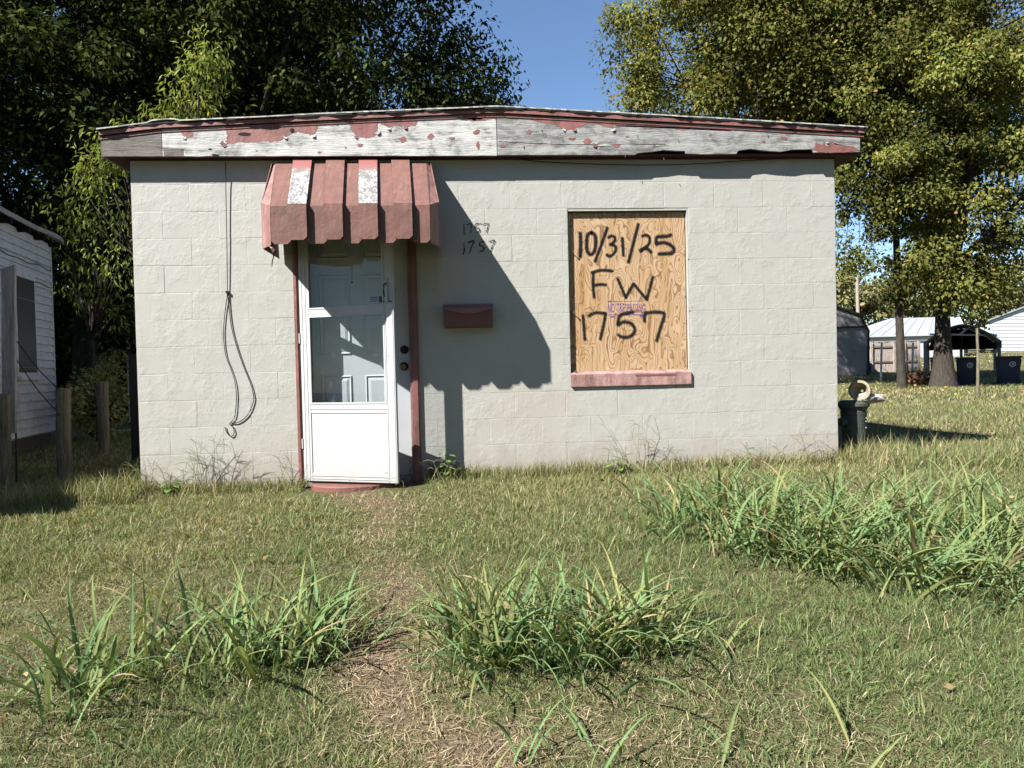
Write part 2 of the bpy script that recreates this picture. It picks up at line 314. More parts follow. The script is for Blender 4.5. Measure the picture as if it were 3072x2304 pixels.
# ------------------------------------------------------------------ the house
WID = 5.448; WTOP = 2.447; DEP = 7.2
DX0, DX1, DTOP = 1.209, 2.034, 2.16          # door opening
WX0, WX1, WZ0, WZ1 = 3.284, 4.234, .775, 2.041
house = empty('house', (0, 0, 0), 'small flat-roofed house of painted concrete blocks with boarded window and pink awning', 'house')
mb = MB(); y0, y1 = .005, .20; zb = -.5
mb.box((0, y0, zb), (DX0, y1, WTOP)).box((DX0, y0, DTOP), (DX1, y1, WTOP)).box((DX0, y0, zb), (DX1, y1, -.03)).box((DX1, y0, zb), (WX0, y1, WTOP))
mb.box((WX0, y0, WZ1), (WX1, y1, WTOP)).box((WX0, y0, zb), (WX1, y1, WZ0)).box((WX1, y0, zb), (WID, y1, WTOP))
fw = mb.build('front_wall', M['wall'], house)
side = MB(); side.box((.003, .2, zb), (.2, DEP, WTOP)).box((WID-.2, .2, zb), (WID-.003, DEP, WTOP)).box((.2, DEP-.2, zb), (WID-.2, DEP, WTOP)); side.build('side_wall', M['wall'], house)
MB().box((.2, .2, -.06), (WID-.2, DEP-.2, -.02)).build('interior_floor', M['dark'], house)
MB().box((.2, .2, 2.36), (WID-.2, DEP-.2, 2.40)).build('ceiling', M['dark'], house)

def block(x0, x1, z0, z1):                    # one painted block: proud face, soft wavering edge
    g = rnd.choice((.00004, .00006, .00015, .0005)); e = rnd.uniform(.004, .009); dy = .0015+rnd.uniform(-.0006, .0006); sk = rnd.uniform(-.0006, .0006); jt = lambda a: rnd.uniform(-a, a)
    a0, a1, b0, b1 = x0+g, x1-g, z0+g, z1-g; L_ = a1-a0; f1, f2 = rnd.uniform(.22, .42), rnd.uniform(.58, .80); zm = (b0+b1)/2+jt(.03)
    ring = [(a0, b0, 1, 1), (a0+L_*f1, b0, 0, 1), (a0+L_*f2, b0, 0, 1), (a1, b0, -1, 1), (a1, zm, -1, 0), (a1, b1, -1, -1), (a0+L_*f2, b1, 0, -1), (a0+L_*f1, b1, 0, -1), (a0, b1, 1, -1), (a0, zm, 1, 0)]
    o = [(x, .007, z) for x, z, _, _ in ring]; m_ = [(x, dy+rnd.uniform(.0001, .0012), z) for x, z, _, _ in ring]
    i = [(x+dx*(e+jt(.004)), dy+sk*(x-a0)/L_, z+dz*(e+jt(.004))) for x, z, dx, dz in ring]; n = len(ring); fs = [tuple(range(2*n, 3*n))]
    for k in range(n): q = (k+1) % n; fs += [(k, q, n+q, n+k), (n+k, n+q, 2*n+q, 2*n+k)]
    MB().add(o+m_+i, fs).build('block', M['wall'], fw)
CH = .2032
for k in range(-2, 13):
    zt, zb_ = 2.06-CH*k, 2.06-CH*(k+1)
    if k == -2: zt = WTOP
    js = [0.0]; x = .2245 if k % 2 == 0 else .4270
    while x < WID-.06: js.append(x+rnd.uniform(-.006, .006)); x += .4025
    js.append(WID)
    for a, b in zip(js[:-1], js[1:]):
        cells = [(a, b, zb_, zt)]
        for (hx0, hx1, hz0, hz1) in ((DX0, DX1, -.03, DTOP), (WX0, WX1, WZ0, WZ1)):
            nw = []
            for (p, q, r, s) in cells:
                if q <= hx0+.001 or p >= hx1-.001 or s <= hz0+.03 or r >= hz1-.03: nw.append((p, q, r, s)); continue
                if p < hx0-.012: nw.append((p, hx0, r, s))
                if q > hx1+.012: nw.append((hx1, q, r, s))
                if s > hz1+.012: nw.append((max(p, hx0), min(q, hx1), hz1, s))
                if r < hz0-.012: nw.append((max(p, hx0), min(q, hx1), r, hz0))
            cells = nw
        for c in cells:
            if c[1]-c[0] > .02 and c[3]-c[2] > .02 and c[3] > -.15: block(*c)

# roof: a very low gable whose ridge runs back, worn sheet roofing on top
RL = [(-.165, 2.626), (.267, 2.680), (1.5, 2.741), (2.745, 2.797), (4.2, 2.722), (5.645, 2.642)]
def rz(x): return float(np.interp(x, [p[0] for p in RL], [p[1] for p in RL]))
top = [(x, -.098, z) for x, z in RL]; bot = [(x, -.098, z-.035) for x, z in reversed(RL)]
roof = MB().prism(top+bot, (0, DEP+.33, 0)).build('roof', M['tar'], house)
for nm, mt, dz, th, amp, yo in (('roofing_felt', 'tar', .004, .010, .004, .008), ('roofing_sheet', 'roof_white', .015, .009, .006, .012)):
    m = MB(); n = 150; ts = np.linspace(-.172, 5.66, n); dj = 0
    ya = []; za = []
    for i, x in enumerate(ts):
        dj = .72*dj + rnd.uniform(-1, 1)*amp
        ya.append(-.112-yo+dj*1.5); za.append(rz(x)+dz+dj*.7+(.012 if .2 < x < .4 and nm == 'roofing_sheet' else 0))
    vs = []
    for i, x in enumerate(ts): vs += [(x, ya[i], za[i]), (x, DEP+.22, rz(x)+dz), (x, ya[i], za[i]-th), (x, -.05, rz(x)+dz-.0005)]
    fs = [];
    for i in range(n-1):
        a = 4*i; b = a+4; fs += [(a, b, b+1, a+1), (a+2, b+2, b, a), (a+3, b+3, b+2, a+2)]
    m.add(vs, fs).build(nm, M[mt], roof)
# fascia: three boards, the right one rotted along its lower edge
FY = -.095
def R1(x, y, Y=FY-.001): p = onY(250+x/1.8433, 280+y/1.8433, Y); return (p[0], Y, p[2])
def R2(x, y, Y=FY-.001): p = onY(1350+x/1.7015, 280+y/1.7015, Y); return (p[0], Y, p[2])
FB = 2.444
def fboard(name, x0, x1, low, mat, par=None, seg=14):
    up = [(x, FY, rz(x)-.040) for x in np.linspace(x1, x0, seg)]
    return MB().prism(low+up, (0, .024, 0)).build(name, mat, par or house)
fboard('fascia_board', -.158, .272, [(-.158, FY, FB), (.272, FY, FB)], M['fascia_bare'])['label'] = 'bare brown fascia board'
fbw = fboard('fascia_board', .276, 2.739, [(.276, FY, FB)]+[(x, FY, FB+rnd.uniform(-.0015, .0015)) for x in np.linspace(.35, 2.7, 30)]+[(2.739, FY, FB)], M['fascia_white']); fbw['label'] = 'white fascia panel with peeling pink paint'
low = [R2(*p, FY) for p in ((243, 315), (500, 314), (800, 314), (945, 312), (962, 303), (1030, 298), (1090, 289), (1150, 293), (1200, 294), (1203, 307), (1300, 310), (1462, 308), (1472, 291), (1535, 283), (1600, 292), (1690, 297), (1750, 287), (1848, 285), (1856, 301), (1980, 302), (2093, 299))]
fbr = fboard('fascia_board', low[0][0], low[-1][0], low, M['fascia_grey']); fbr['label'] = 'grey fascia board with rotted lower edge'
MB().prism([(.285, FY-.0015, FB+.001), (.425, FY-.0015, FB+.001), (.425, FY-.0015, FB+.055), (.282, FY-.0015, FB+.06)], (0, .002, 0)).build('patch_board', M['fascia_bare'], fbw)
MB().tube([R2(250, 246, FY-.0005), R2(420, 255, FY-.0005), R2(640, 262, FY-.0005), R2(900, 258, FY-.0005), R2(1100, 262, FY-.0005)], .0016, 5).build('crack', M['dark'], fbr)
def ragged(pts, seed, n=5, amp=.0065):
    g = random.Random(seed); out = []
    for a, b in zip(pts, pts[1:]+pts[:1]):
        a, b = np.array(a), np.array(b)
        for k in range(n):
            q = a+(b-a)*k/n; out.append((q[0]+g.uniform(-amp, amp)*(k > 0), a[1], q[2]+g.uniform(-amp, amp)*(k > 0)))
    return out
PK1 = [[(790, 180), (1300, 160), (1290, 205), (1270, 232), (1230, 222), (1180, 215), (1120, 240), (1085, 262), (1040, 270), (1000, 262), (940, 272), (880, 268), (782, 280), (797, 235)],
       [(1465, 152), (1640, 145), (1622, 200), (1635, 215), (1600, 240), (1560, 250), (1510, 235), (1482, 205)],
       [(1640, 145), (1850, 130), (1840, 178), (1780, 185), (1720, 180), (1690, 190), (1645, 172)], [(520, 190), (600, 188), (607, 238), (575, 250), (545, 225)],
       [(1300, 162), (1465, 153), (1440, 164), (1400, 178), (1370, 168), (1302, 170)], [(2090, 118), (2212, 110), (2210, 138), (2160, 152), (2110, 140)]]
PK2 = [[(243, 100), (480, 117), (600, 132), (840, 152), (832, 180), (760, 160), (700, 152), (632, 183), (585, 182), (540, 160), (430, 140), (380, 120), (300, 118), (246, 128)],
       [(840, 153), (1150, 172), (1440, 186), (1430, 194), (1340, 186), (1240, 178), (1180, 190), (1120, 176), (1010, 178), (900, 166), (845, 166)],
       [(1868, 250), (1900, 262), (1925, 244), (1960, 250), (1965, 262), (2060, 270), (2088, 293), (1980, 301), (1880, 299), (1852, 290)], [(60, 128), (210, 108), (236, 112), (234, 130), (130, 142)]]
for i, p in enumerate(PK1): MB().prism(ragged([R1(*q) for q in p], i), (0, .0012, 0)).build('paint_flake', M['pink'], fbw)
for i, p in enumerate(PK2): MB().prism(ragged([R2(*q) for q in p], 20+i), (0, .0012, 0)).build('paint_flake', M['pink'], fbr if i < 3 else fbw)
def fleck(fn, x, y, rx, ry, mat, par, seed):
    g = random.Random(seed); pts = [fn(x+rx*math.cos(a)*g.uniform(.6, 1.15), y+ry*math.sin(a)*g.uniform(.6, 1.15)) for a in [6.283*k/9 for k in range(9)]]
    MB().prism(pts, (0, .0012, 0)).build('paint_flake', mat, par)
for i, (x, y, a, b) in enumerate([(1530, 288, 16, 12), (1768, 255, 24, 20), (1920, 240, 20, 18), (2040, 250, 20, 10), (2175, 215, 22, 16), (2183, 285, 10, 26), (1305, 327, 14, 7), (1450, 300, 8, 6), (960, 318, 9, 4)]): fleck(R1, x, y, a, b, M['pink'], fbw, i)
for i, (x, y, a, b) in enumerate([(405, 198, 14, 16), (625, 232, 22, 9), (700, 245, 25, 20), (850, 266, 28, 12), (905, 222, 10, 7), (1045, 272, 14, 9), (265, 270, 20, 8), (1600, 248, 15, 7), (1705, 230, 22, 10), (1840, 200, 26, 8), (2075, 212, 26, 16), (1330, 214, 8, 6)]): fleck(R2, x, y, a, b, M['pink'], fbr, 40+i)
for i, (x, y, a, b) in enumerate([(790, 264, 44, 7), (745, 252, 20, 8), (1062, 266, 16, 4), (1925, 262, 10, 9)]): fleck(lambda u, v: R2(u, v, FY-.0025), x, y, a, b, M['roof_white'], fbr, 70+i)
for (x, y, a, b, k) in [(895, 225, 42, 9, 1), (1155, 205, 14, 12, 2), (770, 275, 26, 8, 3), (700, 308, 12, 4, 4), (725, 340, 22, 5, 5)]: fleck(lambda u, v: R1(u, v, FY-.0028), x, y, a, b, M['dark'] if k != 3 else M['roof_white'], fbw, 90+k)
for i, (x, y) in enumerate([(465, 182), (953, 212), (1163, 235), (572, 232), (375, 268), (1090, 330), (895, 315), (1620, 210)]):
    p = R2(x, y, FY); MB().tube([(p[0], FY-.004, p[2]), (p[0]+rnd.uniform(-.006, .006), FY-.006, p[2]-.018)], .0022, 5).build('curled_chip', M['fascia_bare'], fbr)
for i, (fn, x, y, a_, l_) in enumerate(((R1, 782, 276, 2.5, .05), (R1, 1120, 240, 1.8, .03), (R1, 1270, 230, 1.2, .035), (R1, 1510, 236, 1.9, .03), (R1, 1625, 212, .9, .04), (R1, 1690, 190, 1.6, .03), (R1, 1780, 186, 1.4, .03), (R1, 560, 240, 2.0, .03), (R2, 585, 182, 2.1, .03), (R2, 632, 183, 1.1, .03), (R2, 832, 181, 1.3, .035), (R2, 1925, 246, 1.6, .03), (R2, 740, 262, 1.8, .035))):
    c_ = np.array(fn(x, y)); d_ = np.array((math.cos(a_), 0, -math.sin(a_))); s_ = np.array((d_[2], 0, -d_[0])); vs = []
    for k in range(5):
        t_ = k/4; w_ = l_*.55*(1-.5*t_); o_ = c_+d_*l_*math.sin(t_*1.9)*.55+np.array((0, -.002-.007*t_*t_, 0)); vs += [tuple(o_-s_*w_), tuple(o_+s_*w_)]
    MB().add(vs, [(2*k, 2*k+1, 2*k+3, 2*k+2) for k in range(4)]).build('paint_curl', M['fascia_white'] if i % 3 else M['pink'], fbw if fn is R1 else fbr)
m = MB(); st = [(x, rz(x)) for x in np.linspace(-.163, 5.636, 40)]
for (a, za), (b, zb2) in zip(st[:-1], st[1:]):
    m.prism([(a, -.113, za-.034), (b, -.113, zb2-.034), (b, -.113, zb2-.006), (a, -.113, za-.006)], (0, .0145, 0))
m.build('drip_moulding', M['pink'], house)
m = MB()
for (a, za), (b, zb2) in zip(st[:-1], st[1:]): m.prism([(a, -.1005, za-.062), (b, -.1005, zb2-.062), (b, -.1005, zb2-.0525), (a, -.1005, za-.0525)], (0, .0055, 0))
m.build('moulding_strip', M['pink'], house)
MB().box((-.150, FY+.025, WTOP+.001), (5.600, .0, WTOP+.014)).box((-.150, 0, WTOP+.001), (-.001, DEP+.2, WTOP+.014)).box((WID+.001, 0, WTOP+.001), (5.60, DEP+.2, WTOP+.014)).build('soffit', M['maroon'], house)
MB().box((-.001, -.008, WTOP-.010), (WID, .0, WTOP)).build('frieze_strip', M['maroon'], house)
MB().box((-.160, FY+.026, FB), (-.138, DEP+.2, 2.59)).build('side_fascia', M['fascia_bare'], house); MB().box((5.604, FY+.02, FB+.01), (5.626, DEP+.2, 2.60)).build('side_fascia', M['fascia_bare'], house)
# little roof vent
vp = onY(1853, 350, .9); VZ = vp[2]-.045; vb = MB().lathe([(.030, -.45), (.030, .0), (.050, .0), (.056, .03), (.048, .065), (.025, .085), (.004, .09)], (vp[0], .9, VZ), 14).build('roof_vent', M['galv'], house, smooth=True)
MB().tube([(vp[0]+.035, .88, VZ+.035), (vp[0]+.085, .87, VZ+.04)], [.034, .026], 10).build('vent_mouth', M['tar'], vb)

# ---- awning
aw = MB().box((1.10, -.045, 2.385), (2.23, -.004, 2.405)).build('awning', M['awn'], house); aw['label'] = 'faded pink metal slat awning over the door'
def Zx(z, Y): return onY(780+z/2.963, 700, Y)[0]
AK, AB = 1.962, 1.722
def slat(xt, xk, out, white=False):
    (a0, a1), (b0, b1) = xt, xk; t = .003
    yt, yk = -.055-out*.3, -.575-out; zt, zk, zb3 = 2.405+out*.75, AK+out*.25, AB+(.004 if out else -.018)
    c = .022; m = MB()
    P = [(a0, yt, zt), (a1, yt, zt), (b1, yk, zk), (b0, yk, zk)]
    m.prism([P[0], P[3], P[2], P[1]], (0, .002, -t), 1 if white else 0)
    v = [(b0, yk-.002, zk), (b0, yk-.002, zb3+c), (b0+c, yk-.002, zb3), (b1-c, yk-.002, zb3), (b1, yk-.002, zb3+c), (b1, yk-.002, zk)]
    m.prism(v, (0, t, 0))
    if out:
        for (p, q) in (((a0), (b0)), ((a1), (b1))):
            m.prism([(p, yt, zt), (q, yk, zk), (q, yk+out*.9, zk-out*.3), (p, yt+out*.3, zt-out*.9)], (.002, 0, 0)); m.prism([(q, yk, zk), (q, yk, zb3+c), (q, yk+out*.8, zb3+c), (q, yk+out*.8, zk)], (.002, 0, 0))
    m.build('slat', [M['awn'], M['awn_white']], aw)
rt = [(315, 480), (605, 770), (895, 1058), (1182, 1342)]; rk = [(248, 418), (570, 738), (880, 1050), (1190, 1357)]
RTX = [tuple(Zx(z, -.06) for z in p) for p in rt]; RKX = [tuple(Zx(z, -.605) for z in p) for p in rk]
AL, AR = Zx(88, -.605), Zx(1512, -.605)
for i in range(4): slat(RTX[i], RKX[i], .032, i in (0, 2))
edgesT = [Zx(160, -.06)]+[v for p in RTX for v in p]+[Zx(1495, -.06)]; edgesK = [AL]+[v for p in RKX for v in p]+[AR]
for i in range(0, 10, 2): slat((edgesT[i]-(.012 if i else 0), edgesT[i+1]+.012*(i < 8)), (edgesK[i]-(.012 if i else 0), edgesK[i+1]+.012*(i < 8)), 0.0)
for s, xe, xt in ((-1, AL, edgesT[0]), (1, AR, edgesT[-1])):
    d = .085 if s < 0 else .06; x2 = xe+s*d
    pts = [(xe+s*.003, -.575, AK), (xe+s*.003, -.577, AB-.022), (x2, -.47, AB-.03), (x2, -.47, AK+.045)]
    MB().prism(pts, (0, .003, 0)).build('side_slat', M['awn_in'], aw)
    MB().prism([(xe+s*.002, -.575, AK+.002), (x2, -.47, AK+.045), (xt+s*.035, -.03, 2.39), (xt+s*.002, -.055, 2.405)], (0, .003, -.002)).build('side_slat', M['awn_in'], aw)
    MB().prism([(x2, -.47, AB-.03), (x2, -.02, AB-.03), (xt+s*.03, -.02, 2.40), (xt+s*.03, -.06, 2.40), (x2, -.47, AK+.045)], (s*.003, 0, 0)).build('side_panel', M['awn_in'], aw)
hx = AL-.01
MB().prism([(hx-.02, -.55, AB-.02), (hx+.035, -.555, AB-.02), (hx+.03, -.555, AB-.05), (hx+.012, -.557, AB-.075), (hx+.004, -.56, AB-.045)], (0, .002, 0)).build('torn_strip', M['awn_in'], aw)
MB().tube([(hx+.012, -.556, AB-.07), (hx+.018, -.558, AB-.10), (hx+.008, -.556, AB-.13), (hx+.002, -.55, AB-.165)], [.006, .004, .004, .002], 5).build('torn_strip', M['bronze'], aw)

# ---- door, storm door, trim
TP = -.022
for a, b in ((1.174, DX0), (2.046, 2.105)):
    MB().box((a, TP, -.04), (b, .004, DTOP+.05)).box((a+.012, TP-.006, -.04), (b-.010, TP, DTOP+.05)).build('door_trim', M['pink'], house, bevel=.002)
MB().box((1.174, TP, DTOP+.051), (2.105, .004, DTOP+.10)).build('door_trim', M['pink'], house)
MB().box((DX0, .0, -.03), (DX0+.02, .16, DTOP)).box((DX1-.002, -.004, -.03), (2.044, .16, DTOP)).box((DX0+.02, 0, DTOP-.02), (DX1-.002, .16, DTOP)).build('door_jamb', M['pink_faded'], house)
MB().box((DX0, -.03, -.045), (DX1, .16, .005)).build('threshold', M['concrete'], house, bevel=.004)
dz0, dz1, dxa, dxb, dy = .008, DTOP-.022, DX0+.022, DX1-.004, .085
door = MB().box((dxa, dy, dz0), (dxb, dy+.04, dz1)).build('door', M['door'], house)
pw = (dxb-dxa-.11*2-.10)/2
for cx in (dxa+.11, dxa+.11+pw+.10):
    for za, zb5 in ((.22, .80), (.96, 1.58), (1.70, 1.98)):
        m = MB(); x0, x1 = cx, cx+pw; e = .022; y = dy
        o = [(x0, y-.001, za), (x1, y-.001, za), (x1, y-.001, zb5), (x0, y-.001, zb5)]; i1 = [(x0+e*.45, y-.010, za+e*.45), (x1-e*.45, y-.010, za+e*.45), (x1-e*.45, y-.010, zb5-e*.45), (x0+e*.45, y-.010, zb5-e*.45)]
        i2 = [(x0+e, y-.002, za+e), (x1-e, y-.002, za+e), (x1-e, y-.002, zb5-e), (x0+e, y-.002, zb5-e)]; i3 = [(x0+2*e, y-.009, za+2*e), (x1-2*e, y-.009, za+2*e), (x1-2*e, y-.009, zb5-2*e), (x0+2*e, y-.009, zb5-2*e)]
        fs = [(12, 13, 14, 15)]
        for r_ in range(3):
            for k in range(4): n = (k+1) % 4; fs.append((r_*4+k, r_*4+n, r_*4+4+n, r_*4+4+k))
        m.add(o+i1+i2+i3, fs).build('door_panel', M['door'], door)
for (px, py, mt, r_) in ((1213, 1049, 'bronze', .034), (1212, 1099, 'brass', .028)):
    p = onY(px, py, dy); c = (p[0], dy, p[2]); m = MB()
    m.tube([(c[0], dy, c[2]), (c[0], dy-.012, c[2])], [.035, .031], 18).build('lock_rose', M['bronze'], door, bevel=.002)
    MB().tube([(c[0], dy-.012, c[2]), (c[0], dy-.03, c[2]), (c[0], dy-.05, c[2]), (c[0], dy-.058, c[2])] if mt == 'brass' else [(c[0], dy-.012, c[2]), (c[0], dy-.022, c[2])], [.012, .020, r_*.95, r_*.5] if mt == 'brass' else [.02, .016], 16).build('door_knob' if mt == 'brass' else 'deadbolt', M[mt], door, smooth=True)
MB().tube([(1.60, dy, 1.52), (1.60, dy-.006, 1.52)], .008, 10).build('peephole', M['bronze'], door)
# storm door swung outward on its left hinges
TH = math.asin(.29/.79); ca, sa = math.cos(TH), math.sin(TH); HX, HY, SW = DX0+.006, -.024, .79
def sd(u, d, z): return np.array((HX+u*ca+d*sa, HY-u*sa+d*ca, z))        # u along the door, d behind its face
def sbox(m, u0, u1, z0, z1, d0=0.0, d1=.026, mi=0): return m.obox(sd(u0, d0, z0), sd(u1, d0, z0)-sd(u0, d0, z0), sd(u0, d1, z0)-sd(u0, d0, z0), (0, 0, z1-z0), mi)
SB, ST = .004, DTOP-.03
m = MB(); sbox(m, 0, .075, SB, ST); sbox(m, SW-.078, SW, SB, ST)
for za, zb6 in ((SB, .068), (.518, .588), (1.253, 1.302), (ST-.08, ST)): sbox(m, .075, SW-.078, za, zb6, .0015, .0245)
for u0, u1 in ((.018, .026), (.052, .056)): sbox(m, u0, u1, SB+.002, ST-.002, -.003, .0)
for u0 in (SW-.070, SW-.012): sbox(m, u0, u0+.004, SB+.002, ST-.002, -.003, .0)
for za, zb6 in ((.022, .027), (.044, .049), (.548, .552)): sbox(m, .03, SW-.02, za, zb6, -.0025, .0015)
storm = m.build('storm_door', M['white'], house, bevel=.0015); storm['label'] = 'white storm door standing ajar'
for za, zb6 in ((.588, 1.253), (1.302, ST-.08)):
    sbox(MB(), .077, SW-.080, za+.001, zb6-.001, .011, .0135).build('glass_pane', M['glass'], storm)
    m = MB(); sbox(m, .075, .087, za, zb6, -.002, .0105); sbox(m, SW-.090, SW-.078, za, zb6, -.002, .0105); sbox(m, .087, SW-.09, za, za+.012, -.002, .0105); sbox(m, .087, SW-.09, zb6-.012, zb6, -.002, .0105); m.build('glazing_bead', M['white'], storm)
sbox(MB(), .075, SW-.078, .068, .518, .006, .010).build('kick_panel', M['white_flat'], storm)
m = MB(); sbox(m, SW-.062, SW-.040, 1.32, 1.50, -.012, -.001); m.build('handle_plate', M['white'], storm, bevel=.002)
m = MB(); m.tube([sd(SW-.050, -.012, 1.46), sd(SW-.050, -.045, 1.45), sd(SW-.050, -.052, 1.40), sd(SW-.050, -.045, 1.36)], .006, 8); m.build('door_handle', M['bronze'], storm)
m = MB(); sbox(m, SW-.11, SW-.01, 1.326, 1.334, -.006, -.003); m.build('latch_strap', M['bronze'], storm)
sbox(MB(), SW-.195, SW-.088, 1.325, 1.382, .0085, .0105).build('sticker', M['sticker'], storm)
for k in range(3): sbox(MB(), SW-.188, SW-.135, 1.338+.013*k, 1.343+.013*k, .0078, .0085).build('sticker_print', M['bin'], storm)
sbox(MB(), SW-.122, SW-.096, 1.334, 1.372, .0078, .0085).build('sticker_print', M['bin'], storm)
for (u, z, s_) in ((SW-.055, .93, .008), (SW-.045, .955, .005), (SW-.062, .90, .006), (SW-.03, .70, .005), (.03, .30, .006), (.012, .22, .005), (.35, .35, .004), (SW-.10, .075, .008)): sbox(MB(), u, u+s_*.6, z, z+s_, -.0008, -.0001).build('paint_nick', M['bronze'], storm)
for z in (.25, 1.05, 1.85): MB().tube([sd(-.004, -.002, z), sd(-.004, -.002, z+.075)], .007, 8).build('hinge', M['white'], storm)
# doorstep
MB().box((1.15, -.52, -.30), (2.22, -.035, -.075)).build('stoop', M['concrete'], house, bevel=.015)
arc = [(1.60+.33*math.cos(a), -.03-.27*math.sin(a), -.0745) for a in np.linspace(0, math.pi, 22)]
MB().prism(arc[::-1], (0, 0, .062)).build('door_step', M['red_step'], house, bevel=.006)

# ---- boarded window
MB().box((WX0-.0, .046, WZ0-.0), (WX1, .058, WZ1)).build('window_back', M['dark'], house)
bx0, bx1, bz0, bz1 = WX0+.006, WX1-.008, WZ0+.012, WZ1-.008
board = MB().box((bx0, .036, bz0), (bx1, .0455, bz1)).build('window_board', M['ply'], house); board['label'] = 'plywood sheet sprayed with black writing'
for (px, py) in ((1714, 756), (1722, 1114), (1716, 938)):
    p = onY(px, py, .02); MB().tube([(p[0], .036, p[2]), (p[0]+.012, .006, p[2]+.002), (p[0]+.012, .002, p[2]+.002)], [.004, .004, .009], 8).build('screw', M['steel'], board)
sl0, sr0 = onY(1712, 1140)[0], onY(2072, 1140)[0]
MB().prism([(sl0, -.018, .668), (sr0, -.018, .668), (sr0, -.018, .762), (sl0, -.018, .762)], (0, .045, 0)).add([(sl0, -.018, .762), (sr0, -.018, .762), (sr0, .03, .787), (sl0, .03, .787)], [(0, 1, 2, 3)]).build('window_sill', M['pink_faded'], house)
MB().box((onY(1905, 1128)[0], -.0195, .738), (onY(2025, 1128)[0], -.0182, .752)).build('sill_chip', plain('bare_brick_red', (.30, .12, .09), None, 20, .9), house)

def ribbon(pts, width, Y, mat, parent, name, soft=.55, vary=0.0, seed=0, close=False):
    g = random.Random(seed); P = [Vector((p[0], 0, p[2])) for p in pts]; out = []
    n = len(P)                                   # Catmull-Rom through the points
    for i in range(n-1):
        p0, p1, p2, p3 = P[max(i-1, 0)], P[i], P[i+1], P[min(i+2, n-1)]
        k = max(2, int((p2-p1).length/.008))
        for j in range(k):
            t = j/k; out.append(.5*((2*p1)+(p2-p0)*t+(2*p0-5*p1+4*p2-p3)*t*t+(3*p1-p0-3*p2+p3)*t**3))
    out.append(P[-1]); n = len(out); vs = []; cs = []; fs = []; prof = [(-1, 0), (-.72, .22), (-.46, .82), (-.2, 1), (.2, 1), (.46, .82), (.72, .22), (1, 0)]
    out = [out[0]-(out[1]-out[0]).normalized()*width*.35]+out+[out[-1]+(out[-1]-out[-2]).normalized()*width*.35]; n = len(out)
    for i, p in enumerate(out):
        t = (out[min(i+1, n-1)]-out[max(i-1, 0)]).normalized(); nn = Vector((-t.z, 0, t.x)); w_ = width*(1+vary*(g.random()-.5)); end = 0.0 if i in (0, n-1) else 1.0
        for (s, a) in prof: q = p+nn*s*w_*.5; vs.append((q.x, Y, q.z)); cs.append(a*end)
    k = len(prof)
    for i in range(n-1):
        for j in range(k-1): fs.append((i*k+j, i*k+j+1, (i+1)*k+j+1, (i+1)*k+j))
    me = bpy.data.meshes.new(name); me.from_pydata(vs, [], fs); me.update(); me.materials.append(mat)
    a = me.color_attributes.new('ink', 'FLOAT_COLOR', 'POINT')
    for i, c in enumerate(cs): a.data[i].color = (c, c, c, 1)
    o = bpy.data.objects.new(name, me); COL.objects.link(o); o.parent = parent; return o
BY = .0345; _lay = [0]
def B6(x, y): return onY(1680+x/4.879, 620+y/4.879, BY)
def B7(x, y): return onY(1680+x/5.267, 880+y/5.267, BY)
strokes = [(B6, [(295, 380), (302, 560), (295, 735)], 52), (B6, [(462, 378), (405, 410), (388, 540), (400, 650), (450, 700), (500, 650), (522, 540), (512, 420), (455, 375)], 52), (B6, [(690, 310), (610, 540), (510, 800)], 46),
    (B6, [(705, 450), (760, 425), (805, 458), (785, 520), (735, 552)], 42), (B6, [(735, 552), (800, 572), (815, 625), (780, 690), (720, 725), (685, 700)], 44), (B6, [(910, 455), (918, 580), (925, 715)], 44), (B6, [(1145, 255), (1070, 540), (1000, 815)], 46),
    (B6, [(1200, 430), (1265, 412), (1308, 455), (1300, 540), (1240, 600), (1175, 650)], 44), (B6, [(1170, 640), (1225, 612), (1285, 620), (1330, 665)], 50), (B6, [(1625, 408), (1560, 432), (1425, 440), (1405, 490), (1410, 545)], 50), (B6, [(1410, 545), (1500, 522), (1600, 550), (1662, 612), (1655, 662), (1600, 682), (1440, 690)], 50),
    (B6, [(460, 965), (600, 928), (770, 940)], 42), (B6, [(485, 960), (480, 1150), (497, 1325)], 42), (B6, [(490, 1150), (580, 1135), (670, 1142)], 42),
    (B6, [(840, 1050), (900, 1190), (960, 1330)], 42), (B6, [(960, 1330), (1020, 1215), (1075, 1125)], 40), (B6, [(1075, 1125), (1160, 1230), (1265, 1355)], 42), (B6, [(1265, 1355), (1312, 1190), (1355, 1020)], 42),
    (B7, [(358, 345), (375, 550), (388, 730)], 46), (B7, [(445, 352), (560, 302), (715, 312)], 46), (B7, [(715, 312), (695, 440), (660, 600), (630, 725)], 46),
    (B7, [(1150, 290), (1050, 312), (945, 345), (918, 420), (910, 495)], 50), (B7, [(910, 495), (1000, 448), (1120, 472), (1178, 560), (1150, 640), (1060, 690), (960, 680), (915, 648)], 48),
    (B7, [(1330, 440), (1332, 370), (1345, 305)], 46), (B7, [(1345, 305), (1480, 292), (1620, 302), (1642, 350), (1595, 500), (1558, 620), (1520, 750)], 48)]
for i, (fn, pts, wd) in enumerate(strokes):
    sc = 4.879 if fn is B6 else 5.267
    ribbon([fn(*p) for p in pts], wd/sc/388*1.62, BY-.00012*i, M['black_spray'], board, 'lettering', seed=i, vary=.25)
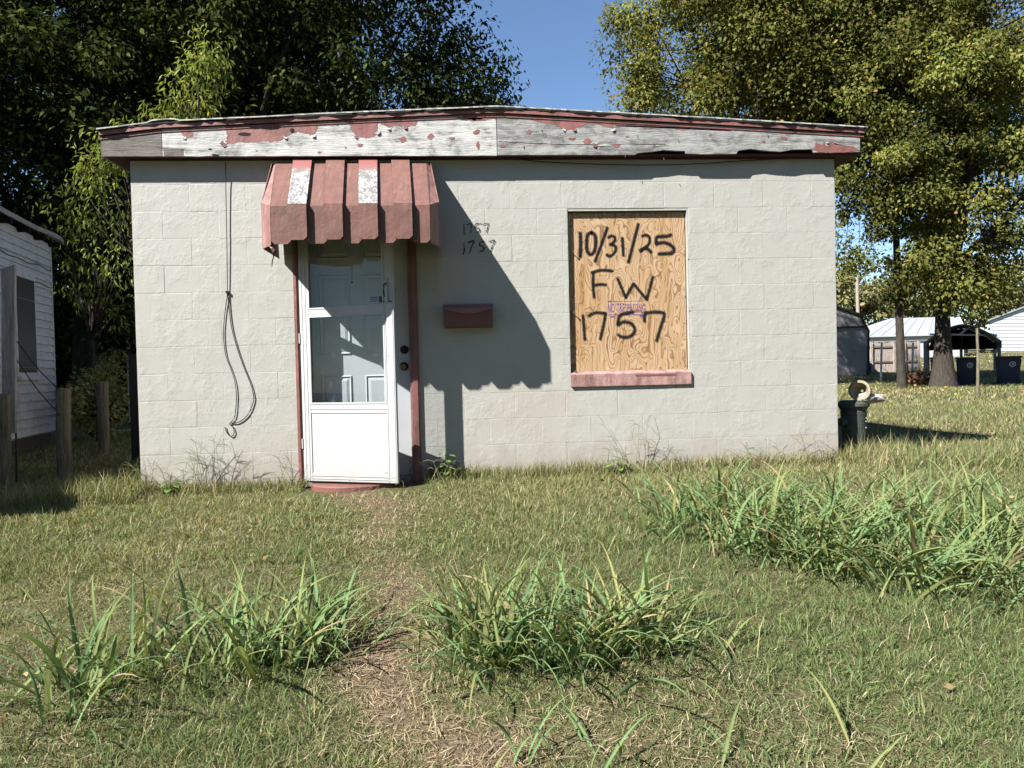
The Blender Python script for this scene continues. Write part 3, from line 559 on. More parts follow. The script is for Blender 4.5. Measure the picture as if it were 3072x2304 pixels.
def text_mesh(body, corners, Y, mat, parent, name, vary=1.0):
    cu = bpy.data.curves.new(name, 'FONT'); cu.body = body; cu.resolution_u = 2; cu.offset = .004; cu.space_character = 1.12; ob = bpy.data.objects.new(name, cu); COL.objects.link(ob)
    dg = bpy.context.evaluated_depsgraph_get(); me = bpy.data.meshes.new_from_object(ob.evaluated_get(dg)); bpy.data.objects.remove(ob)
    n = len(me.vertices); c = np.zeros(n*3); me.vertices.foreach_get('co', c); c = c.reshape(-1, 3); mn, mx = c.min(0), c.max(0); u = (c-mn)/np.maximum(mx-mn, 1e-6)
    bl, br, tl = (np.array(q) for q in corners); P = bl+np.outer(u[:, 0], br-bl)+np.outer(u[:, 1], tl-bl); P[:, 1] = Y
    me.vertices.foreach_set('co', P.astype(np.float32).ravel()); me.update(); me.materials.clear(); me.materials.append(mat)
    a = me.color_attributes.new('ink', 'FLOAT_COLOR', 'POINT'); a.data.foreach_set('color', np.tile((vary, vary, vary, 1.0), n).astype(np.float32))
    o = bpy.data.objects.new(name, me); COL.objects.link(o); o.parent = parent; return o
text_mesh('NO TRESPASSING', (B7(757, 306), B7(1342, 310), B7(757, 156)), BY+.0006, M['violet'], board, 'stamp_lettering', 1.0)
for a, b, wd in (((760, 132), (1330, 118), 9), ((760, 338), (1340, 335), 8)): ribbon([B7(*a), B7((a[0]+b[0])/2, (a[1]+b[1])/2), B7(*b)], wd/5.267/388*1.6, BY+.0007, M['violet'], board, 'stamp_border', vary=1.2, seed=5)
for a, b, wd in (((800, 372), (850, 368), 40), ((1270, 352), (1335, 350), 46), ((760, 125), (815, 118), 26), ((960, 322), (1120, 300), 22)): ribbon([B7(*a), B7((a[0]+b[0])/2, a[1]), B7(*b)], wd/5.267/388, BY+.0008, M['violet'], board, 'stamp_smudge', vary=.5)
# house number painted twice on the wall
def B8(x, y): return onY(1240+x/3.77, 620+y/3.77, -.0035)
nums = [[(572, 200), (575, 315)], [(610, 205), (655, 195), (650, 300)], [(765, 190), (705, 195), (700, 235), (740, 240), (748, 275), (720, 292)], [(785, 200), (845, 188), (838, 240), (825, 290)],
        [(572, 410), (575, 500), (560, 545)], [(618, 410), (685, 385), (660, 450), (635, 525)], [(800, 395), (755, 405), (750, 440), (790, 450), (795, 490), (750, 508)], [(860, 395), (920, 380), (895, 440), (870, 510)]]
for i, p in enumerate(nums): ribbon([B8(*q) for q in p], (17 if i < 4 else 22)/3.77/388, -.0035-.0001*i, M['black_spray'], house, 'house_number', vary=.9, seed=i)

# ------------------------------------------------------------------ things hung on the wall
mbx = empty('mailbox', (2.49, -.01, 1.14), 'dark red metal mailbox with curved flap on the shaded wall', 'mailbox')
a, b = onY(1330, 917, -.085), onY(1479, 981, -.085); x0, x1, z1, z0 = a[0], b[0], a[2], b[2]
MB().prism([(x0, -.006, z0), (x0, -.085, z0), (x0, -.085, z1-.03), (x0, -.05, z1), (x0, -.006, z1+.012)], (x1-x0, 0, 0)).build('box', M['mail'], mbx, bevel=.004)
fl = [(x0-.004, -.088, z1-.022)]+[(x0-.004+(x1-x0+.008)*t, -.089, z1-.030-.036*math.sin(math.pi*t)**1.6) for t in np.linspace(0, 1, 13)]+[(x1+.004, -.088, z1-.022)]
n = len(fl); fl = [(p[0], p[1]-.006, p[2]) for p in fl]; m = MB(); m.prism(fl, (0, -.004, 0)); m.add([(x0-.004, -.098, z1-.024), (x1+.004, -.098, z1-.024), (x1+.004, -.048, z1+.008), (x0-.004, -.048, z1+.008), (x1+.004, -.005, z1+.017), (x0-.004, -.005, z1+.017)], [(0, 1, 2, 3), (3, 2, 4, 5)]); m.build('flap', M['mail_flap'], mbx)
def smooth_path(P, k=6):
    P = [Vector(p) for p in P]; n = len(P); o = []
    for i in range(n-1):
        p0, p1, p2, p3 = P[max(i-1, 0)], P[i], P[i+1], P[min(i+2, n-1)]
        for j in range(k): t = j/k; o.append(.5*((2*p1)+(p2-p0)*t+(2*p0-5*p1+4*p2-p3)*t*t+(3*p1-p0-3*p2+p3)*t**3))
    return o+[P[-1]]
def wp(px, py, d=-.006): p = onY(px, py, d); return (p[0], d, p[2])
cb = empty('loose_cable', wp(682, 877), 'black cable hanging loose down the wall left of the door', 'cable')
MB().tube(smooth_path([wp(677, 486, -.03), wp(677, 540, -.020), wp(679, 640, -.015), wp(681, 760, -.012), wp(682, 877, -.008), wp(676, 930), wp(670, 1000), wp(677, 1064), wp(694, 1110), wp(706, 1152), wp(709, 1197), wp(704, 1250), wp(689, 1270)]), .003, 6).build('strand', M['cable'], cb, smooth=True)
MB().tube(smooth_path([wp(683, 877, -.008), wp(688, 930), wp(696, 988), wp(714, 1052), wp(734, 1108), wp(752, 1152), wp(761, 1190), wp(758, 1212), wp(748, 1236), wp(734, 1254), wp(712, 1268), wp(689, 1270), wp(700, 1284), wp(702, 1300), wp(694, 1309), wp(684, 1302), wp(677, 1290), wp(675, 1281)]), .0034, 6).build('strand', M['cable'], cb, smooth=True)
MB().box((wp(678, 875)[0], -.018, wp(678, 880)[2]), (wp(686, 875)[0], .002, wp(686, 873)[2])).build('clip', M['cable'], cb)
tag(MB().tube(smooth_path([wp(1560, 478, -.03), wp(1640, 486, -.03), wp(1820, 493.5, -.03), wp(1996, 494.5, -.03), wp(2130, 489, -.03), wp(2231, 482, -.03), wp(2378, 474, -.03)]), .0035, 6).build('eave_wire', M['cable'], smooth=True), 'thin black wire sagging under the eave above the boarded window', 'wire')

# ------------------------------------------------------------------ neighbour's clapboard house
NC = np.array([-3.585, 5.42, 0.0]); NU = np.array([.204, -.979, 0.0]); NN = np.array([.979, .204, 0.0])
def nh(u, n, z): return NC+NU*u+NN*n+np.array((0, 0, z))
def nray(px, py):
    d = ray(px, py); t = np.dot(NC-CAM, NN)/np.dot(d, NN); p = CAM+d*t; return float(np.dot(p-NC, NU)), float(p[2])
NL = 6.55
nb = empty('clapboard_house', nh(0, 0, -.2), 'weathered white clapboard house at the left edge', 'house')
m = MB(); m.obox(nh(0, -.02, .06), NU*NL, -NN*6.5, (0, 0, 2.76)); body = m.build('wall', M['siding'], nb)
zz = .085; hh = .1135; k = 0
while zz < 2.80:
    h1 = min(hh, 2.815-zz)
    P = [nh(-.005, -.02, zz), nh(-.005, .032+rnd.uniform(-.004, .004), zz+rnd.uniform(-.003, .003)), nh(-.005, .002, zz+h1+.012), nh(-.005, -.02, zz+h1+.012)]
    MB().prism(P, NU*(NL+.01)).build('clapboard', M['siding'], body); zz += hh
MB().obox(nh(-.03, -.03, .06), NU*.05, NN*.055, (0, 0, 2.76)).build('corner_board', M['siding'], nb)
MB().obox(nh(.03, -.05, -.6), NU*(NL-.06), -NN*6.3, (0, 0, .66)).build('foundation', M['found'], nb)
u0, zt = nray(97, 830); u1, zb7 = nray(46, 1148); 
win = MB().obox(nh(u0, .0, zb7), NU*(u1-u0), NN*.032, (0, 0, zt-zb7)).build('window', M['siding'], nb)
a0, a1 = u0+.05, u1-.05
MB().obox(nh(a0, .026, zb7+.13), NU*(a1-a0), NN*.009, (0, 0, zt-zb7-.20)).build('pane', M['pane'], win)
MB().obox(nh(u0-.03, .03, zb7+.03), NU*(u1-u0+.06), NN*.05, (0, 0, .05)).build('sill', M['siding'], win)
w3 = win.copy(); w3.data = win.data; COL.objects.link(w3); w3.location = Vector(NU*1.9)
for ch in list(win.children): c2 = ch.copy(); COL.objects.link(c2); c2.parent = w3
RZ0, RZ1, RN = 2.90, 4.5, -3.2
def nroof(n): return RZ0+(RZ1-RZ0)*(.16-n)/(.16-RN)
nbr = MB().prism([nh(-.06, .16, nroof(.16)-.06), nh(-.06, .16, nroof(.16)), nh(-.06, RN, RZ1), nh(-.06, -6.9, nroof(.16)), nh(-.06, -6.9, nroof(.16)-.06), nh(-.06, RN, RZ1-.07)], NU*(NL+.3)).build('roof', M['shingle'], nb)
for g_ in (.0, NL-.04): MB().prism([nh(g_, 0, 2.80), nh(g_, RN, RZ1-.08), nh(g_, -6.5, 2.80)], NU*.04).build('gable', M['siding'], nb)
for k in range(12): MB().obox(nh(.0+.58*k, -.03, 2.77), NU*.045, NN*.18, (0, 0, .075)).build('rafter_tail', M['dark'], nbr)
pts = [nh(-.08, .16, 2.87)]+[nh(u, .175+.012*math.sin(u*5), 2.885+.018*math.sin(u*2.3+1)) for u in np.linspace(.05, NL+.15, 22)]
m = MB()
for p, q in zip(pts[:-1], pts[1:]): m.obox(p-np.array((0, 0, .05)), q-p, NN*.02, (0, 0, .06))
m.build('eave_board', M['plank'], nbr)
shade_porch = MB().obox(nh(NL+.24, -.80, 2.78), NU*.95, -NN*5.0, (0, 0, .14)).build('shade_porch_roof', M['shingle'], nb)  # unseen front roof invented to shape the shade between the houses
for n_ in (-.95, -5.6): MB().obox(nh(NL+1.0, n_, -.4), NU*.1, -NN*.1, (0, 0, 3.18)).build('shade_porch_post', M['siding'], nb)
for (za, zb8, sg) in ((2.42, 2.30, .04), (2.17, 2.04, .035)):
    pts = [nh(u, .03, za+(zb8-za)*0+sg*math.sin(u*4.1)*.25-.012*math.sin(u*9)) for u in np.linspace(.02, 5, 40)]
    tag(MB().tube(smooth_path(pts, 2), .006, 5).build('wall_wire', M['cable'], smooth=True), ('upper' if za > 2.3 else 'lower')+' dark wire strung along the white clapboard wall', 'wire')

# ------------------------------------------------------------------ old fence remains between the houses
def post_at(name, px, py, ptop, half, label, mat='post', dep=.11, top_cut=.01):
    g = ground(px, py); dd = np.dot(g-CAM, FW); pt = atD(px, ptop, dd); h = pt[2]
    o = empty(name, (g[0], g[1], g[2]-.02), label, 'post', 'old fence posts between the houses')
    b = MB(); n = 12; r0 = half*dd/FPX; rings = 6; vs = []
    for i in range(rings):
        z = g[2]-.25+(h-g[2]+.25)*i/(rings-1); lx = (pt[0]-g[0])*i/(rings-1)
        for j in range(n):
            a = 6.283*j/n; rr = r0*(1+.10*math.sin(3*a+i)+rnd.uniform(-.04, .04)); vs.append((g[0]+lx+rr*math.cos(a), g[1]+dep*.5*math.sin(a), z+(top_cut*math.sin(a*2) if i == rings-1 else 0)))
    fs = [(i*n+j, i*n+(j+1) % n, (i+1)*n+(j+1) % n, (i+1)*n+j) for i in range(rings-1) for j in range(n)]+[tuple(range((rings-1)*n, rings*n))]
    b.add(vs, fs).build('shaft', M[mat], o); return g, h
g1, h1 = post_at('fence_post', 193, 1442, 1165, 20, 'stout weathered post standing beside the clapboard house corner')
g2, h2 = post_at('fence_post', 311, 1364, 1144, 16, 'weathered post in front of the leafy shrub')
g3, h3 = post_at('fence_post', 8, 1465, 1182, 25, 'broad greenish post at the left edge of the picture')
gp = ground(24, 1452); dd = np.dot(gp-CAM, FW); tl, tr = atD(3, 806, dd), atD(43, 793, dd); bl2, br2 = atD(6, 1300, dd), atD(45, 1300, dd)
tag(MB().prism([tuple(bl2), tuple(br2), tuple(tr), tuple(tl)], (.0, .03, 0)).build('leaning_plank', M['plank']), 'tall grey weathered plank fixed behind the leftmost post', 'plank')
rp = atD(48, 1460, dd+.08); tp = atD(43, 800, dd+.08)
tag(MB().tube([(rp[0], rp[1], rp[2]-.2), tuple(tp)], .008, 8).build('metal_stake', M['bronze']), 'thin rusty stake rising beside the tall grey plank', 'stake')
for (p0, p1, lb) in (((46, 1018), (178, 1170), 'upper'), ((48, 1076), (180, 1245), 'lower')):
    A = atD(*p0, dd+.05); Bq = atD(*p1, np.dot(g1-CAM, FW)-.07); mid = (A+Bq)/2-np.array((0, 0, .03))
    tag(MB().tube(smooth_path([A, mid, Bq]), .005, 5).build('fence_wire', M['cable']), lb+' slack wire running from the grey plank to the stout post', 'wire')
gb = ground(404, 1428); db = np.dot(gb-CAM, FW)+1.2; q0, q1 = atD(396, 1400, db), atD(420, 1400, db); tz_ = atD(404, 1060, db)[2]
tag(MB().prism([(q0[0], q0[1], -.3), (q1[0], q1[1], -.3), (q1[0], q1[1], tz_), (q0[0], q0[1], tz_-.02)], (0, .04, 0)).build('dark_board', M['trim_dark']), 'dark upright board close behind the left corner of the block house', 'board')

# ------------------------------------------------------------------ leaves
def leaf_quads(P, D, N, L, Wd):
    """kite leaves: base P, direction D, face normal N, length L, width Wd"""
    D = D/np.linalg.norm(D, axis=1, keepdims=True); Sd = np.cross(D, N); Sd /= np.maximum(np.linalg.norm(Sd, axis=1, keepdims=True), 1e-6); N2 = np.cross(Sd, D)
    L = L[:, None]; Wd = Wd[:, None]; n = len(P)
    V = np.empty((n, 4, 3)); V[:, 0] = P; V[:, 1] = P+D*L*.45+Sd*Wd*.5+N2*Wd*.12; V[:, 2] = P+D*L-N2*L*.12; V[:, 3] = P+D*L*.45-Sd*Wd*.5+N2*Wd*.12
    return V.reshape(-1, 3), np.arange(4*n).reshape(n, 4)
def pal_cols(n, pal, wts, g, jit=.16):
    pal = np.array(pal); i = g.choice(len(pal), n, p=np.array(wts)/sum(wts)); return pal[i]*(1+g.uniform(-jit, jit, (n, 1)))
def clump_leaves(C, rad, n_per, size, pal, wts, g, flat=.7, droop=.5, aspect=.6):
    """leaves in twig clumps at centres C, facing up and out, tips hanging"""
    k = len(C); n = k*n_per; ci = np.repeat(np.arange(k), n_per); r = np.repeat(rad, n_per)
    off = g.normal(0, 1, (n, 3)); off /= np.linalg.norm(off, axis=1, keepdims=True); off *= (g.random(n)**.45)[:, None]; off[:, 2] *= flat
    P = C[ci]+off*r[:, None]
    D = off*.7+g.normal(0, .6, (n, 3)); D[:, 2] -= droop
    N = off*.8+g.normal(0, .38, (n, 3)); N[:, 2] += .6; N[:, 1] -= .25
    L = size*g.uniform(.65, 1.3, n); V, F = leaf_quads(P, D, N, L, L*aspect*g.uniform(.8, 1.2, n))
    cl = pal_cols(n, pal, wts, g)*(1+.30*g.normal(0, 1, k))[ci][:, None].clip(.45, 1.7)
    return V, F, np.repeat(cl, 4, 0)
def limb(m, A, B, r0, r1, g, bend=.12, n=6, sides=7):
    A, B = np.array(A, float), np.array(B, float); L = np.linalg.norm(B-A); k = g.normal(0, bend*L, 3); k[2] = abs(k[2])*.4
    pts = [A+(B-A)*t+k*math.sin(math.pi*t)*.6 for t in np.linspace(0, 1, n)]
    m.tube(pts, list(np.linspace(r0, r1, n)), sides, caps=True); return pts
def tree(name, base, h_fork, tr, centre, radii, n_cl, n_per, cl_r, size, pal, wts, label, seed, mat='leaf', bark='bark', group=None, shell=.5, fork=None, flare=1.5, mask=None, flat=.7, droop=.5, extra=None, n_limb=26, aspect=.6):
    g = np.random.default_rng(seed); o = empty(name, base, label, 'tree', group)
    c = np.array(centre, float); rr = np.array(radii, float)
    d = g.normal(0, 1, (n_cl, 3)); d /= np.linalg.norm(d, axis=1, keepdims=True); C = c+d*rr*(g.random(n_cl)**shell)[:, None]
    if mask is not None: C = C[np.array([mask(p) for p in C])]
    if extra is not None: C = np.concatenate([C, np.array(extra)])
    m = MB(); base = np.array(base, float); fk = base+np.array((0, 0, h_fork)) if fork is None else np.array(fork, float)
    zs = [-.4, 0, .25, .7, 1.4, h_fork*.6, h_fork]; zs = sorted(set(z for z in zs if z <= h_fork))
    m.tube([base+(fk-base)*max(z, 0)/h_fork+np.array((0, 0, min(z, 0))) for z in zs], [tr*(1+(flare-1)*math.exp(-max(z, 0)*1.6))*(1-.25*max(z, 0)/h_fork) for z in zs], 12)
    top = c+np.array((0, 0, rr[2]*.55)); spine = limb(m, fk, top, tr*.7, tr*.15, g, .06, 8, 9)
    mains = []
    for k in range(6):
        a = 6.283*k/6+g.uniform(-.4, .4); e = c+rr*np.array((math.cos(a)*.6, math.sin(a)*.6, g.uniform(-.35, .4))); s = spine[g.integers(0, 3)]; mains += limb(m, s, e, tr*.42, tr*.09, g, .12, 7, 7)[2:]
    mains = np.array(mains+spine[2:])
    for q in C[g.permutation(len(C))[:n_limb*4]]:
        j = np.argmin(np.linalg.norm(mains-q, axis=1)); limb(m, mains[j], q, tr*.10, .006, g, .12, 5, 5)
    m.build('trunk', M[bark], o, smooth=True)
    V, F, cl = clump_leaves(C, cl_r*g.uniform(.6, 1.35, len(C)), n_per, size, pal, wts, g, flat, droop, aspect)
    np_mesh('crown', V, F, M[mat], cl, o); return o

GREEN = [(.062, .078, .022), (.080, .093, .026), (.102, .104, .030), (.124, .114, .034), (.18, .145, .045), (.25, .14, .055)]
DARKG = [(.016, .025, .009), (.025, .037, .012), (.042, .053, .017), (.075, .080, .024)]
LIME = [(.070, .096, .024), (.092, .118, .030), (.120, .138, .036), (.155, .158, .045)]

# ------------------------------------------------------------------ trees on the right
def inview(p):                                     # leave a gap of sky where the photograph has one
    d = np.array(p)-CAM; z = d@FW; return 1536+FPX*(d@RT)/z, 1152-FPX*(d@UP)/z
def G3(px, py, dep): p = atD(px, py, dep); return (p[0], p[1], float(gz(p[0], p[1])))
bt = G3(2830, 1160, 26.0); ct = atD(2900, 330, 26.5)
def m_big(p):
    x, y = inview(p); low = 880 if 2720 < x < 3010 else (640 if x < 2720 else 760); return y < low
tree('maple_tree', bt, 2.7, .31, ct, (6.2, 5.0, 7.0), 225, 485, .98, .15, GREEN, (4, 6, 5, 3, .8, .25), 'big tree with thick flared trunk beside the blue bins', 21, shell=.42, mask=m_big, flare=1.65,
     extra=[atD(x, y, 24.5+rnd.uniform(-1, 1.5)) for x, y in ((2760, 820), (2790, 880), (2850, 850), (2900, 870), (2950, 880), (2980, 850), (2930, 800), (2860, 780), (2780, 760), (3010, 790), (2820, 700), (3050, 740))])
tn = G3(2706, 1158, 25.5); cn = atD(2660, 330, 25.5)
def m_thin(p):
    x, y = inview(p); return y < (540 if x < 2640 else 700)
tree('slim_tree', tn, 5.5, .145, cn, (3.6, 3.6, 5.8), 130, 430, .88, .135, GREEN, (5, 6, 4, 2, .6, .15), 'slim dark-trunked tree in front of the plank fence', 22, shell=.45, mask=m_thin, flare=1.2, fork=atD(2688, 700, 25.5),
     extra=[atD(x, y, 25+rnd.uniform(-.8, .8)) for x, y in ((2530, 545), (2570, 590), (2540, 730), (2530, 800), (2580, 780), (2640, 690), (2690, 880), (2720, 830), (2530, 640))])
tc = G3(2180, 1100, 27.0); cc = atD(2330, 120, 27.5)
tree('maple_tree', tc, 3.2, .33, cc, (6.2, 4.8, 5.6), 270, 450, 1.08, .154, GREEN, (3, 5, 6, 4, 1.0, .3), 'wide leafy tree rising behind the right half of the roof', 23, shell=.45,
     mask=lambda p: inview(p)[0] > 1850+25*math.sin(inview(p)[1]*.03), extra=[atD(x, y, 26+rnd.uniform(-1, 1)) for x, y in ((1890, 380), (1900, 330), (1900, 250), (1870, 150), (1850, 50), (1900, 70), (1930, 20), (1930, 200), (1930, 300), (1960, 380), (1990, 380))])

# ------------------------------------------------------------------ left trees: leaf colours darkened, plus shade from trees added beyond the frame
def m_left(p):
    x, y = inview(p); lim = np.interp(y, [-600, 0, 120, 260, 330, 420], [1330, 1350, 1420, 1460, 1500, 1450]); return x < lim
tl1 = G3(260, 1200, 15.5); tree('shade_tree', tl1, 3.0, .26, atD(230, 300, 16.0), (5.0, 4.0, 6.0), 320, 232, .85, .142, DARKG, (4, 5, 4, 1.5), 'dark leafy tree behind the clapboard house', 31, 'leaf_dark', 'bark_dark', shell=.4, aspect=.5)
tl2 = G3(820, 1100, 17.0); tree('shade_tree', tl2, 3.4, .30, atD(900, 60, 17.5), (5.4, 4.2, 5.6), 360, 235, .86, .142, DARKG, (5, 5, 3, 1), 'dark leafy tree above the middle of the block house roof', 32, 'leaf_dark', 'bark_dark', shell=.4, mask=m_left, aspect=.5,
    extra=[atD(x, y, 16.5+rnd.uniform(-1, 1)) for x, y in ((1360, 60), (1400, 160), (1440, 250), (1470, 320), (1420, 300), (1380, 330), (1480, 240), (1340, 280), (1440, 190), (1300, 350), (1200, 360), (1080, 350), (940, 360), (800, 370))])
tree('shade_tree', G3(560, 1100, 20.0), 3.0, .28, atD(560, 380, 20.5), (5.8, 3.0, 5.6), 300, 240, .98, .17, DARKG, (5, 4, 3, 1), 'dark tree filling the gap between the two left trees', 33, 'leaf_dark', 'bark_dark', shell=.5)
for i, (bx, by, hh_) in enumerate(((-13.5, 3.5, 8.2), (-10.8, 9.0, 9.0), (-17.5, 9.5, 9.5))):  # out of frame, added to throw shade on the left trees
    tree('shade_tree', (bx, by, -.15), 4.0, .3, (bx, by, hh_), (4.4, 4.4, 4.8), 170, 90, 1.15, .28, DARKG, (4, 5, 3, 1), ('tall tree added to shade the left trees, left of the clapboard house', 'tall tree added to shade the left trees, behind the clapboard house roof', 'tall far tree added to shade the left trees, left of the clapboard house')[i], 40+i, 'leaf_dark', 'bark_dark', shell=.45)
# bright sapling and shrub between the houses
def sprays(name, label, pts, dep, seed, size, pal, n_per, rad, trunk_base, mat='leaf', aspect=.3, droop=1.0):
    g = np.random.default_rng(seed); b = trunk_base; o = empty(name, b, label, 'tree' if 'tree' in name or 'sapling' in name else 'shrub')
    C = np.array([atD(x, y, dep+g.uniform(-.7, .7)) for x, y in pts]); m = MB()
    mid = np.array(b)*.45+C.mean(0)*.55; limb(m, b, mid, .045, .03, g, .04, 6, 7)
    for q in C: limb(m, mid+(q-mid)*.08, q, .022, .004, g, .10, 6, 5)
    m.build('trunk', M['bark'], o, smooth=True)
    V, F, cl = clump_leaves(C, rad*g.uniform(.7, 1.3, len(C)), n_per, size, pal, (3, 4, 3, 1.5)[:len(pal)], g, .8, droop, aspect); np_mesh('crown', V, F, M[mat], cl, o); return o
sp = [(620, 130), (590, 190), (570, 240), (640, 170), (560, 300), (520, 350), (600, 310), (480, 330), (450, 390), (500, 420), (400, 400), (360, 430), (430, 450), (330, 460), (290, 440), (540, 410), (600, 390), (270, 500), (250, 560), (640, 240), (310, 540), (240, 640), (360, 480)]
sprays('sapling', 'sunlit yellow-green sapling above the left roof corner', sp, 11.2, 51, .115, LIME, 110, .38, G3(430, 1150, 11.2))
sp2 = [(190, 720), (240, 700), (290, 690), (330, 750), (250, 780), (200, 800), (300, 820), (350, 860), (220, 870), (270, 900), (340, 940), (180, 640), (360, 660), (370, 780)]
sprays('sapling', 'dappled leafy sapling between the two houses', sp2, 11.5, 52, .10, [(.06, .085, .022), (.085, .11, .03), (.12, .14, .04), (.16, .165, .05)], 80, .42, G3(270, 1180, 11.5))
sp3 = [(230, 1180), (260, 1150), (290, 1130), (320, 1100), (340, 1080), (350, 1110), (300, 1160), (250, 1210), (280, 1200), (340, 1150), (360, 1180), (230, 1230), (270, 1250), (330, 1220), (250, 1270), (300, 1280), (365, 1230), (215, 1190)]
sprays('shrub', 'tangled shrub behind the two weathered posts', sp3, 10.2, 53, .075, [(.085, .105, .042), (.125, .14, .055), (.19, .185, .08), (.27, .24, .12)], 110, .24, G3(300, 1300, 10.2), aspect=.5, droop=.2)
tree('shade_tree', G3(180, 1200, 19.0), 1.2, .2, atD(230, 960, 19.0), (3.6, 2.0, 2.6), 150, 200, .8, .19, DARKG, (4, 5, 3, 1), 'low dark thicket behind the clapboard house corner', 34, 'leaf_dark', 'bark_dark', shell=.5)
# dark open shed at the back of that gap
ds = empty('garden_shed', G3(300, 1230, 16.5), 'dark little gabled shed behind the shrub', 'shed'); D_ = 16.5
pA, pT, pB = atD(222, 1004, D_), atD(307, 984, D_), atD(420, 1010, D_); gzz = float(gz(pT[0], pT[1]))
back = np.array((0, 2.2, 0.0))
MB().prism([pA, pT, pB, pB-np.array((0, 0, .06)), pT-np.array((0, 0, .06)), pA-np.array((0, 0, .06))], back).build('roof', M['shingle'], ds)
MB().prism([pA+back*.98-np.array((0, 0, .1)), pB+back*.98-np.array((0, 0, .1)), (pB[0], pB[1]+2.15, gzz-.2), (pA[0], pA[1]+2.15, gzz-.2)], (0, .05, 0)).build('back_wall', M['trim_dark'], ds)
for q in (pA, pB): MB().box((q[0]-.03, q[1]+.1, gzz-.2), (q[0]+.03, q[1]+2.1, q[2]-.08)).build('side_wall', M['trim_dark'], ds)
for q in (atD(226, 1010, D_), atD(383, 1010, D_)): MB().box((q[0]-.03, q[1]-.02, gzz-.2), (q[0]+.03, q[1]+.04, q[2]-.02)).build('corner_post', M['galv'], ds)

# ------------------------------------------------------------------ iron pedestal with clay pipe, at the right corner
gu = G3(2562, 1360, 6.02); ped = empty('iron_pedestal', gu, 'dark iron hydrant-like pedestal beside the right house corner', 'pedestal'); ph = .475
prof = [(.080, -.15), (.083, .0), (.090, .14), (.098, .28), (.104, ph-.09), (.100, ph-.085), (.112, ph-.06), (.114, ph-.03), (.108, ph)]
MB().lathe(prof, gu, 22).build('body', M['cast'], ped, smooth=False)
MB().lathe([(.118, ph-.055), (.128, ph-.045), (.128, ph-.022), (.115, ph-.012)], gu, 22).build('collar', M['cast'], ped)
MB().tube([(gu[0]-.07, gu[1]-.03, gu[2]+.30), (gu[0]-.125, gu[1]-.05, gu[2]+.30), (gu[0]-.128, gu[1]-.05, gu[2]+.30), (gu[0]-.15, gu[1]-.055, gu[2]+.30)], [.028, .028, .040, .034], 10).build('side_nozzle', M['cast'], ped)
for z in (.33, .30, .25): MB().tube([(gu[0]+.062, gu[1]-.078, gu[2]+z), (gu[0]+.063, gu[1]-.084, gu[2]+z)], .006, 8).build('rivet', M['stone'], ped)
pc = np.array((gu[0]-.005, gu[1]-.10, gu[2]+ph+.088)); ax = np.array((.62, .78, -.06)); ax /= np.linalg.norm(ax)
m = MB(); k = 24; aV = np.cross(ax, (0, 0, 1.0)); aV /= np.linalg.norm(aV); bV = np.cross(ax, aV); vs = []
for (r_, t_) in ((.085, 0), (.087, .03), (.075, .15), (.012, .15), (.066, .0)): vs += [tuple(pc+ax*t_+(aV*math.cos(6.2832*j/k)+bV*math.sin(6.2832*j/k))*r_) for j in range(k)]
fs = [(r_*k+j, r_*k+(j+1) % k, ((r_+1) % 5)*k+(j+1) % k, ((r_+1) % 5)*k+j) for r_ in range(5) for j in range(k)]
tag(m.add(vs, fs).build('clay_pot', M['clay'], smooth=False), 'pale clay pot lying on its side on top of the iron pedestal', 'pot')
def rock(name, c, r, label, cat, mat, seed):
    g = random.Random(seed); bm = bmesh.new(); bmesh.ops.create_icosphere(bm, subdivisions=3, radius=1.0)
    for v in bm.verts:
        n = v.co.normalized(); k = 1+.16*math.sin(n.x*5+seed)+.14*math.sin(n.y*6+n.z*4)+g.uniform(-.07, .07); v.co = Vector((c[0]+n.x*r[0]*k, c[1]+n.y*r[1]*k, c[2]+n.z*r[2]*k))
    me = bpy.data.meshes.new(name); bm.to_mesh(me); bm.free(); me.materials.append(mat); o = bpy.data.objects.new(name, me); COL.objects.link(o); return tag(o, label, cat)
rock('white_stone', (gu[0]+.095, gu[1]-.07, gu[2]+ph+.018), (.125, .055, .045), 'pale knobbly stone lying on the iron pedestal rim', 'stone', M['stone'], 3)

# ------------------------------------------------------------------ yard on the right
# gambrel shed
sd0 = 39.0; sh = empty('barn_shed', G3(2500, 1136, sd0), 'grey barn-shaped shed beyond the lawn', 'shed'); gsz = gz(*sh.location[:2])
pr = [atD(2606, 1136, sd0), atD(2606, 999, sd0), atD(2577, 948, sd0), atD(2500, 922, sd0)]; ex = np.array((pr[0][0]-pr[3][0], pr[0][1]-pr[3][1], 0)); cxy = np.array(pr[3]); cxy[2] = 0
def mir(p): v = np.array(p); off = v-np.array((cxy[0], cxy[1], v[2])); return np.array((cxy[0], cxy[1], v[2]))-off
pf = [np.array((pr[0][0], pr[0][1], gsz-.1)), pr[1], pr[2], pr[3], mir(pr[2]), mir(pr[1]), np.array((*mir(pr[0])[:2], gsz-.1))]; bk = np.array((-.6, 5.0, 0))
MB().prism(pf, bk).build('wall', M['shed'], sh)
for a_, b_ in zip(pf[1:5], pf[2:6]): MB().prism([a_+np.array((0, -.12, .02)), b_+np.array((0, -.12, .02)), b_+np.array((0, -.12, .14)), a_+np.array((0, -.12, .14))], bk+np.array((0, .2, 0))).build('roof_panel', M['trim_dark'], sh)
MB().prism([pr[1]+np.array((-.05, -.04, .02)), pr[1]+np.array((.03, -.04, .02)), np.array((pr[0][0]+.03, pr[0][1]-.04, gsz-.1)), np.array((pr[0][0]-.12, pr[0][1]-.04, gsz-.1))], (0, .03, 0)).build('corner_trim', M['trim_dark'], sh)
